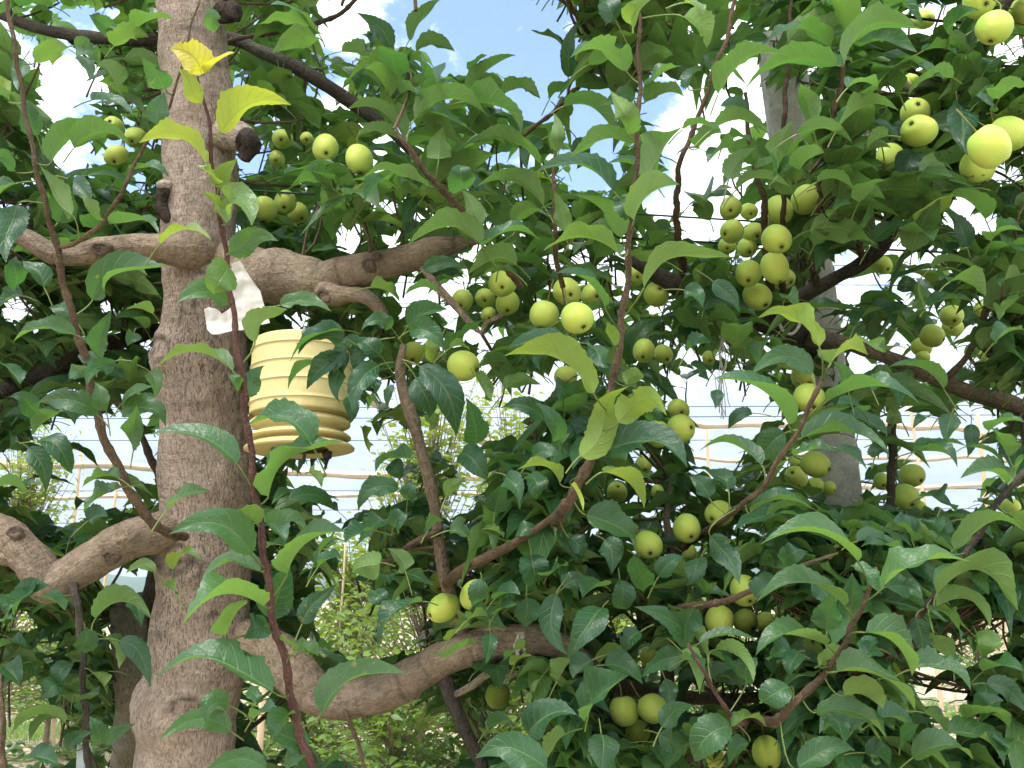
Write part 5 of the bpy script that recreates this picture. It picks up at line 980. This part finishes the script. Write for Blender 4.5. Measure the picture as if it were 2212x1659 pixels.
# ------------------------------------------------------------ torn white paper wrapped round the trunk below the limb
def build_paper():
    out = [(519, 563), (541, 601), (563, 630), (572, 662), (584, 698), (560, 703), (528, 713), (500, 716), (467, 724), (457, 722), (447, 712), (440, 668), (452, 663), (468, 668), (480, 678), (497, 666), (502, 640), (496, 600), (502, 568)]
    bm_pts = []
    xs = np.linspace(432, 590, 108); ys = np.linspace(556, 730, 116)
    def inside(x, y):
        s = False; n = len(out)
        for i in range(n):
            x1, y1 = out[i]; x2, y2 = out[i - 1]
            if (y1 > y) != (y2 > y) and x < (x2 - x1) * (y - y1) / (y2 - y1) + x1: s = not s
        return s
    V = []; ok = np.zeros((116, 108), int); jx = {}
    for j, y in enumerate(ys):
        for i, x in enumerate(xs):
            ok[j, i] = inside(x, y)
            k = (x - 437) / 92.0
            d = 1.385 - 0.078 * math.sqrt(max(0.0, 1 - k * k)) if abs(k) < 1 else 1.385 - 0.02 * (abs(k) - 1)
            d = min(d, 1.322)
            d += 0.007 * mnoise.fractal(Vector((x * .018, y * .018, 2)), 1.2, 2.0, 3) - 0.012 - 0.02 * max(0, (x - 520) / 60) * max(0, (y - 600) / 100) - 0.028 * max(0, (y - 690) / 30) ** 2 - abs(x - y * 0.35 - 270) * 0.00006
            V.append(P(x, y, d))
    V = np.array(V); idx = np.arange(116 * 108).reshape(116, 108); Q = []
    for j in range(115):
        for i in range(107):
            if ok[j, i] + ok[j, i + 1] + ok[j + 1, i] + ok[j + 1, i + 1] >= 3: Q.append((idx[j, i], idx[j + 1, i], idx[j + 1, i + 1], idx[j, i + 1]))
    used = np.unique(np.array(Q)); mp = -np.ones(len(V), int); mp[used] = np.arange(len(used))
    o = link('paper', grid_mesh('paper', V[used], mp[np.array(Q)], np.zeros((len(used), 2))), PAPER)
    s = o.modifiers.new('thick', 'SOLIDIFY'); s.thickness = 0.0006; s.offset = 0
    tag(recenter(o), 'torn crumpled white paper stuck round the stout trunk below its pruned limb', 'paper')
build_paper()

# ------------------------------------------------------------ post, wires, twine, tags
def prism(mb, c0, c1, w, bev=0.12):
    c0 = np.array(c0, float); c1 = np.array(c1, float); T = unit(c1 - c0); A = unit(np.cross(T, [0.2, 1, 0])); B = np.cross(T, A)
    h = w / 2; k = h * (1 - bev); pts = [(-k, -h), (k, -h), (h, -k), (h, k), (k, h), (-k, h), (-h, k), (-h, -k)]
    n = 24; V = []
    for i in range(n + 1):
        c = c0 + (c1 - c0) * i / n
        for x, y in pts:
            w_ = 1 + 0.012 * mnoise.noise(Vector((i * .7, x * 20, y * 20)))
            V.append(c + A * x * w_ + B * y * w_)
    V += [c1] * 8 + [c0] * 8
    Q = [(i * 8 + j, i * 8 + (j + 1) % 8, (i + 1) * 8 + (j + 1) % 8, (i + 1) * 8 + j) for i in range(n) for j in range(8)]
    b = n * 8; Q += [(b + j, b + (j + 1) % 8, b + 8 + (j + 1) % 8, b + 8 + j) for j in range(8)]
    Q += [((j + 1) % 8, j, (n + 2) * 8 + j, (n + 2) * 8 + (j + 1) % 8) for j in range(8)]
    mb.add(V, Q)
mb = MB(); lo, hi = P(1822, 1150, 1.98), P(1703, 240, 1.95); dirv = (hi - lo) / (hi[2] - lo[2])
prism(mb, lo - dirv * (lo[2] + 0.1), hi + dirv * (2.75 - hi[2]), 0.088)
o = mb.build('concrete_post', CONC, None, smooth=False); tag(recenter(o), 'square grey concrete trellis post half hidden in the apple leaves', 'post')
def wire(pts, r, m, name, lab, cat='wire', sag=0, grp=None):
    q = [P(*p) for p in pts]; mb = MB(); mb.add(*tube_arrays(q, [r] * len(q), 6, 0.2)); o = mb.build(name, m); tag(recenter(o), lab, cat, grp); return o
wire([(-900, 330, 1.78), (190, 386, 1.76), (502, 409, 1.75), (960, 437, 1.75), (1500, 470, 1.76), (2300, 520, 1.8), (3200, 575, 1.85)], .0020, WIREG, 'trellis_wire', 'green trellis wire passing behind the stout trunk above its pruned limbs')
wire([(-900, 395, 1.95), (40, 437, 1.95), (750, 480, 1.95), (1480, 521, 1.95), (2040, 545, 1.95), (3200, 605, 2.0)], .0024, WIREB, 'trellis_wire', 'black trellis wire fixed to the concrete post below the green wire')
mb = MB(); p0, p1 = P(1655, -10, 1.9), P(1745, 48, 1.86); mb.add(*tube_arrays([p0 - (p1 - p0) * 1.5, p0, p1, p1 + (p1 - p0) * 2.5], [.011, .011, .011, .010], 10, .03)); o = mb.build('wooden_strut', BAMB); tag(recenter(o), 'pale wooden strut slanting across the leaves above the concrete post', 'strut')
def strands(name, lab, u, v0, v1, d, n, spread, m=TWINE, r=.0008, cat='twine'):
    q = np.random.default_rng(int(abs(u))); mb = MB()
    for i in range(n):
        x = u + q.normal(0, spread * .4); pts = []
        for k in range(6): pts.append(P(x + q.normal(0, spread * .35) + spread * .5 * math.sin(k * 1.3 + i), v0 + (v1 - v0) * (k / 5) * q.uniform(.85, 1.05), d + q.normal(0, .012)))
        mb.add(*tube_arrays(pts, [r] * 6, 5, .012))
    tag(recenter(mb.build(name, m)), lab, cat)
strands('twine', 'loose pale twine hanging in loops below the dark limb beside the sky gap', 1560, 725, 900, 1.42, 7, 14)
strands('twine', 'tangled white twine draped over leaves above the forked limb', 1800, 100, 200, 1.28, 12, 30)
strands('twine', 'bundle of dry pale twine hanging in front of the concrete post top', 1868, 255, 330, 1.34, 14, 22)
strands('twine', 'knotted white twine tied round the lower pruned limb', 1122, 1365, 1418, 1.285, 8, 10)
mb = MB(); mb.add(*tube_arrays([P(1680, 685, 1.56), P(1690, 712, 1.53), P(1708, 722, 1.52), P(1724, 708, 1.54), P(1730, 690, 1.58)], [.0027] * 5, 8, .008)); tag(recenter(mb.build('strap', TWINE)), 'short cream strap looped under the thick dark limb', 'strap')
def hang_tag(u, v, w, h, d, lab, rot):
    mb = MB(); ca, sa = math.cos(R(rot)), math.sin(R(rot)); V = []
    for k in range(7):
        for i in range(5):
            x = (i / 4 - .5) * w; y = (k / 6 - .5) * h; V.append(P(u + x * ca - y * sa, v + x * sa + y * ca, d + .012 * math.sin(i * .9 + k * .5) - .01 * k / 6))
    idx = np.arange(35).reshape(7, 5); Q = np.stack([idx[:-1, :-1], idx[1:, :-1], idx[1:, 1:], idx[:-1, 1:]], -1).reshape(-1, 4)
    mb.add(V, Q); o = mb.build('plastic_tag', TAGM); s = o.modifiers.new('thick', 'SOLIDIFY'); s.thickness = .0012; tag(recenter(o), lab, 'tag')
hang_tag(165, 1538, 22, 62, 1.75, 'narrow crinkled white tag hanging among the low leaves near the bent stem', 12)
hang_tag(181, 1640, 32, 60, 1.75, 'wide white tag hanging low between leaves at the bottom of the picture', 4)

# ------------------------------------------------------------ far rows: bamboo canes, rails, wires, posts
def gpos(u, d):  # point on the ground below picture column u at distance d along the ground
    return np.array([(u - 1106) / FPX * d / math.cos(PITCH) * 1.03, d, 0.0])
def cane(u, d, h, r, lean, lab, m=BAMB, name='bamboo_cane', cat='cane', grp='bamboo canes in the far rows'):
    b = gpos(u, d); q = np.random.default_rng(int(abs(u) * 7 + d)); pts = [b + [0, 0, -.2]]
    for k in range(1, 6): pts.append(b + [lean * k / 5 + q.normal(0, .008), q.normal(0, .02), h * k / 5])
    mb = MB(); mb.add(*tube_arrays(pts, [r * (1 - .06 * k) for k in range(6)], 8, .25, lump=.08, seed=u)); o = mb.build(name, m); tag(recenter(o), lab, cat, grp)
for u, d, h, r in ((230, 9.5, 3.1, .022), (288, 11, 3.2, .024), (1510, 9, 3.3, .020), (1936, 8.5, 4.0, .022), (2077, 8, 3.2, .024), (2110, 10.5, 3.0, .018), (845, 10.5, 2.6, .014), (2180, 12, 2.8, .018), (1965, 12, 2.8, .016), (2140, 9, 2.7, .014), (12, 11, 2.6, .02), (1395, 11, 3.0, .018), (1690, 10, 3.0, .018), (-180, 9, 3.0, .02), (2380, 9, 3.0, .02), (420, 10, 3.0, .02), (1150, 11, 3.0, .02)):
    cane(u, d, h, r, rng.normal(0, .08), 'thin pale bamboo cane standing upright in the far row behind the apple trees')
cane(616, 5.2, 2.05, .022, .02, 'square-looking tan stake standing behind the trunk under the insect trap', grp='bamboo canes in the far rows')
cane(765, 7.5, 2.1, .013, .01, 'slim tan stake standing among the young trees beside the trap', grp='bamboo canes in the far rows')
def rail(pts, r, lab, m=RAILM, name='bamboo_rail', cat='rail', grp='horizontal bamboo rails of the far trellis'):
    q = [P(*p) for p in pts]; mb = MB(); mb.add(*tube_arrays(q, [r] * len(q), 8, .15, lump=.22, seed=pts[0][1])); tag(recenter(mb.build(name, m)), lab, cat, grp)
def wav(u0, u1, v0, v1, d, seed, amp=6):
    q = np.random.default_rng(seed); n = 14; return [(u0 + (u1 - u0) * k / n, v0 + (v1 - v0) * k / n + q.normal(0, amp), d) for k in range(n + 1)]
rail(wav(-400, 1100, 985, 1035, 9.6, 1, 5), .042, 'thick wavy pale rail seen behind the trunk and under the trap')
rail(wav(-400, 1100, 1075, 1068, 11, 2, 3), .03, 'thinner pale rail running just below the thick wavy one behind the trunk')
rail([(640, 800, 7.5), (778, 853, 7.6), (842, 884, 7.7), (980, 930, 7.8), (1120, 975, 8)], .042, 'stout pale pole slanting down beside the trap against the sky')
rail(wav(1340, 2600, 914, 935, 8.8, 3, 5), .036, 'thick wavy pale rail crossing the sky gap below the dark limb')
rail(wav(1400, 2600, 985, 1000, 9.5, 4, 5), .024, 'second pale rail below the thick one across the sky gap')
rail(wav(1700, 2700, 1052, 1046, 10, 5, 4), .03, 'lowest pale rail near the picture edge above the hill')
k = 0
for v0, v1, d in ((560, 575, 9), (600, 618, 9), (640, 668, 10), (880, 872, 10), (905, 892, 9.5), (950, 946, 10.5), (1060, 1052, 11), (1100, 1096, 11.5), (1130, 1122, 12), (1170, 1162, 12), (1225, 1222, 13)):
    wire([(-500, v0, d), (600, (v0 * 2 + v1) / 3 + 3, d), (1700, (v0 + v1 * 2) / 3 + 3, d), (2700, v1, d)], .0045, WIREB, 'fence_wire', 'thin dark wire strung level across the far trellis against the sky', 'wire', grp='level wires of the far trellis')
for u, d, w in ((1635, 9.2, .085), (2140, 10.2, .09), (2185, 13, .10)):
    mb = MB(); b = gpos(u, d); prism(mb, b + [0, 0, -.2], b + [.02, 0, 3.0], w); o = mb.build('concrete_post', CONC, None, False)
    tag(recenter(o), {1635: 'far pale post standing in the sky gap below the dark limb', 2140: 'nearer of two far pale posts standing near the picture edge', 2185: 'farther of two far pale posts standing near the picture edge'}[u], 'post')
tag(link('drip_pipe', (lambda m_: (m_.add(*tube_arrays([P(-600, 1335, 12), P(1100, 1330, 12), P(2700, 1325, 12)], [.012] * 3, 8, .5)), m_.mesh('drip_pipe'))[1])(MB()), WIREB), 'black drip pipe strung low along the far row above the soil', 'pipe')

# ------------------------------------------------------------ young trees of the next row, weeds and grass
def young_mesh(seed, h, wd, nl, leaf, yg, tone, low=.25):
    r = np.random.default_rng(seed); A = dict(M=[], W=[], N=[], hw=[], fold=[], wav=[], col=[], curl=[]); stems = MB(); n = 4; t = np.linspace(0, 1, n + 1)
    nb_ = int(nl / 24)
    for i in range(nb_):
        f = r.uniform(low, 1); an = r.uniform(0, 6.28); reach = wd * (1.05 - .65 * f) * r.uniform(.35, 1.15)
        b0 = np.array([0, 0, h * f * .72]); b1 = np.array([math.cos(an) * reach, math.sin(an) * reach, h * f + r.uniform(-.05, .12) * h])
        stems.add(*tube_arrays([b0, (b0 + b1) / 2 + [0, 0, -.03], b1], [.007, .005, .002], 4, .12, cap=False))
        for j in range(24):
            s = r.uniform(.25, 1.05); c = b0 * (1 - s) + b1 * s + r.normal(0, .045, 3); a2 = r.uniform(0, 6.28)
            D = unit(np.array([math.cos(a2), math.sin(a2), r.uniform(-.2, .8)])); L = leaf * r.uniform(.7, 1.25); sw = unit(np.cross(D, [0, 0, 1]) + 1e-6)
            M = c + D * (L * t)[:, None] - np.array([0, 0, 1]) * (L * .5 * r.uniform(.2, 1.2) * t ** 2)[:, None]
            T = unit(np.gradient(M, axis=0)); ro = r.normal(0, .6); Wd = np.repeat(sw[None], n + 1, 0); Nn = np.cross(Wd, T); Wd = Wd * math.cos(ro) + Nn * math.sin(ro)
            A['M'].append(M); A['W'].append(Wd); A['N'].append(np.cross(Wd, T)); A['hw'].append(L * r.uniform(.2, .28)); A['fold'].append(R(r.uniform(10, 35))); A['wav'].append((0, .1, 1)); A['curl'].append(.2)
            A['col'].append((np.clip(tone + r.normal(0, .2), 0, 1), np.clip(yg + .35 * (f - .6) + r.normal(0, .07), 0, .9), 0, 1))
    a = {k: np.array(x) for k, x in A.items()}
    V, Q, U, C = leaf_batch(a['M'], a['W'], a['N'], a['hw'], a['fold'], a['wav'], a['col'], None, cols=3, curl=a['curl'])
    return grid_mesh('crown', V, Q, U, C), stems
LEAFY = LEAF
protos = []
for sd, h, wd, nl, lf, yg, tn in ((1, 2.05, .75, 2600, .078, .36, .9), (2, 1.75, .85, 2600, .072, .32, .95), (3, 1.35, .9, 2400, .072, .26, .9), (4, 3.15, .78, 3800, .070, .38, .9)):
    cm, st = young_mesh(sd, h, wd, nl, lf, yg, tn)
    V, Q, U = tube_arrays([[0, 0, -.05], [.01, 0, h * .4], [0, .01, h * .8]], [.03, .022, .01], 8, .1); st.add(V, Q, U)
    protos.append((cm, st.mesh('stem')))
for i, (u, d, k, sc, lab) in enumerate((
  (930, 6.6, 3, 1.0, 'bushy young tree with pale new leaves rising in front of the sky beside the trap'), (1110, 7.2, 3, 1.0, 'bushy young tree with pale new leaves seen under the middle apples'), (800, 8.0, 1, 1.25, 'spreading young tree seen under the hanging trap'),
  (700, 7.2, 2, 1.05, 'low spreading young tree seen just beside the trunk above the lower limb'), (880, 5.6, 2, .9, 'low leafy young tree filling the view over the lower limb'), (1060, 6.0, 2, 1.0, 'low leafy young tree behind the apple that hangs alone'),
  (120, 8.5, 3, .98, 'yellowish young tree seen through the leaves by the picture edge beyond the bent stem'), (215, 9.5, 1, 1.0, 'young tree standing by two canes behind the bent stem'), (1300, 7.5, 1, 1.1, 'young tree mostly hidden behind the middle of the apple tree'), (1480, 8.5, 1, 1.0, 'young tree mostly hidden behind the low trio of apples'),
  (2010, 13, 1, .9, 'small far young tree by the canes near the picture edge'), (1260, 5.6, 2, .95, 'low young tree in shade under the lower limb end'))):
    b = gpos(u, d); t = empty('young_tree', b, lab, 'young tree', 'young trees in the next row')
    for nm, me, mt in (('crown', protos[k][0], LEAFY), ('stem', protos[k][1], BARKM)):
        o = bpy.data.objects.new(nm, me); COL.objects.link(o); o.parent = t
        if not me.materials: me.materials.append(mt)
    t.rotation_euler = (0, 0, i * 2.1); t.scale = (sc, sc, sc)
def whitewashed(u, d, r, lab):
    b = gpos(u, d); mb = MB(); mb.add(*tube_arrays([b + [0, 0, -.1], b + [0, 0, .3], b + [.02, 0, .62], b + [.02, .02, 1.2]], [r * 1.2, r, r * .9, r * .6], 14, .04, .2)); o = mb.build('tree_stem', PAPER); tag(recenter(o), lab, 'tree trunk')
whitewashed(1090, 6.3, .045, 'whitewashed slim tree stem on the soil below the apple that hangs alone')

def grass_patch(name, lab, spots, n, hgt, kind):
    r = np.random.default_rng(5); A = dict(M=[], W=[], N=[], hw=[], fold=[], wav=[], col=[], curl=[]); t = np.linspace(0, 1, 5)
    for (x, y, rx, ry) in spots:
        m = int(n * rx * ry)
        for i in range(m):
            a = r.uniform(0, 6.28); q = math.sqrt(r.uniform()); c = np.array([x + math.cos(a) * rx * q, y + math.sin(a) * ry * q, 0.0]); a2 = r.uniform(0, 6.28)
            D = unit(np.array([math.cos(a2) * .5, math.sin(a2) * .5, 1.0])) if kind == 'g' else unit(np.array([math.cos(a2), math.sin(a2), r.uniform(.3, 1.2)]))
            L = hgt * r.uniform(.4, 1.2); c[2] = 0.02 if kind == 'g' else r.uniform(0, hgt * .8); sw = unit(np.cross(D, [0, 0, 1.0]))
            M = c + D * (L * t)[:, None] - np.array([0, 0, 1]) * (L * .35 * t ** 2)[:, None] + np.array([math.cos(a2), math.sin(a2), 0]) * (L * .3 * t ** 2)[:, None]
            T = unit(np.gradient(M, axis=0)); Wd = np.repeat(sw[None], 5, 0)
            A['M'].append(M); A['W'].append(Wd); A['N'].append(np.cross(Wd, T)); A['hw'].append(.006 if kind == 'g' else L * .28); A['fold'].append(.3); A['wav'].append((0, .1, 1)); A['curl'].append(.1)
            A['col'].append((r.uniform(.4, 1), r.uniform(.15, .4), 0, 1))
    a = {k: np.array(x) for k, x in A.items()}
    V, Q, U, C = leaf_batch(a['M'], a['W'], a['N'], a['hw'], a['fold'], a['wav'], a['col'], None, cols=3, curl=a['curl'])
    o = link(name, grid_mesh(name, V, Q, U, C), LEAF); tag(o, lab, name, kind='stuff')
grass_patch('grass', 'bright green grass tufts growing on the sandy soil', [(-1.0, 9.3, .9, .5), (-.5, 8.3, .6, .4), (-5, 11, 1.6, .8), (-3.4, 12.5, 1.6, .6), (4.6, 13, 1.5, .5), (2, 14, 2, .6), (-4.2, 9.5, .5, .3), (-2.6, 10.5, .8, .3)], 1500, .3, 'g')
grass_patch('weeds', 'low broad-leaved green weeds growing in patches on the sandy soil', [(4.6, 9.9, .55, .35), (5.1, 10.1, .4, .3), (-4.8, 9.4, .6, .3), (-2.3, 9.6, .6, .3), (.6, 9.6, .8, .4), (-3.3, 11.5, 1.2, .4), (6.2, 12, .9, .4), (-6, 13, 1.4, .5)], 520, .16, 'w')

# ------------------------------------------------------------ the air between here and the hills
def build_haze():
    lo = np.array([-1560.0, -640.0, -4.0]); hi = np.array([1560.0, 2260.0, 135.0])
    V = [[(lo, hi)[(i >> k) & 1][k] for k in range(3)] for i in range(8)]
    Q = [(0, 2, 3, 1), (4, 5, 7, 6), (0, 1, 5, 4), (2, 6, 7, 3), (0, 4, 6, 2), (1, 3, 7, 5)]
    m = bpy.data.materials.new('air'); m.use_nodes = True; t = m.node_tree; t.nodes.clear()
    v = t.nodes.new('ShaderNodeVolumePrincipled'); v.inputs['Color'].default_value = (0.86, 0.93, 1.0, 1); v.inputs['Density'].default_value = 0.0006; v.inputs['Anisotropy'].default_value = 0.2
    o = t.nodes.new('ShaderNodeOutputMaterial'); t.links.new(v.outputs[0], o.inputs['Volume'])
    tag(link('haze', grid_mesh('haze', V, Q, None, None, False), m), kind='stuff')
build_haze()
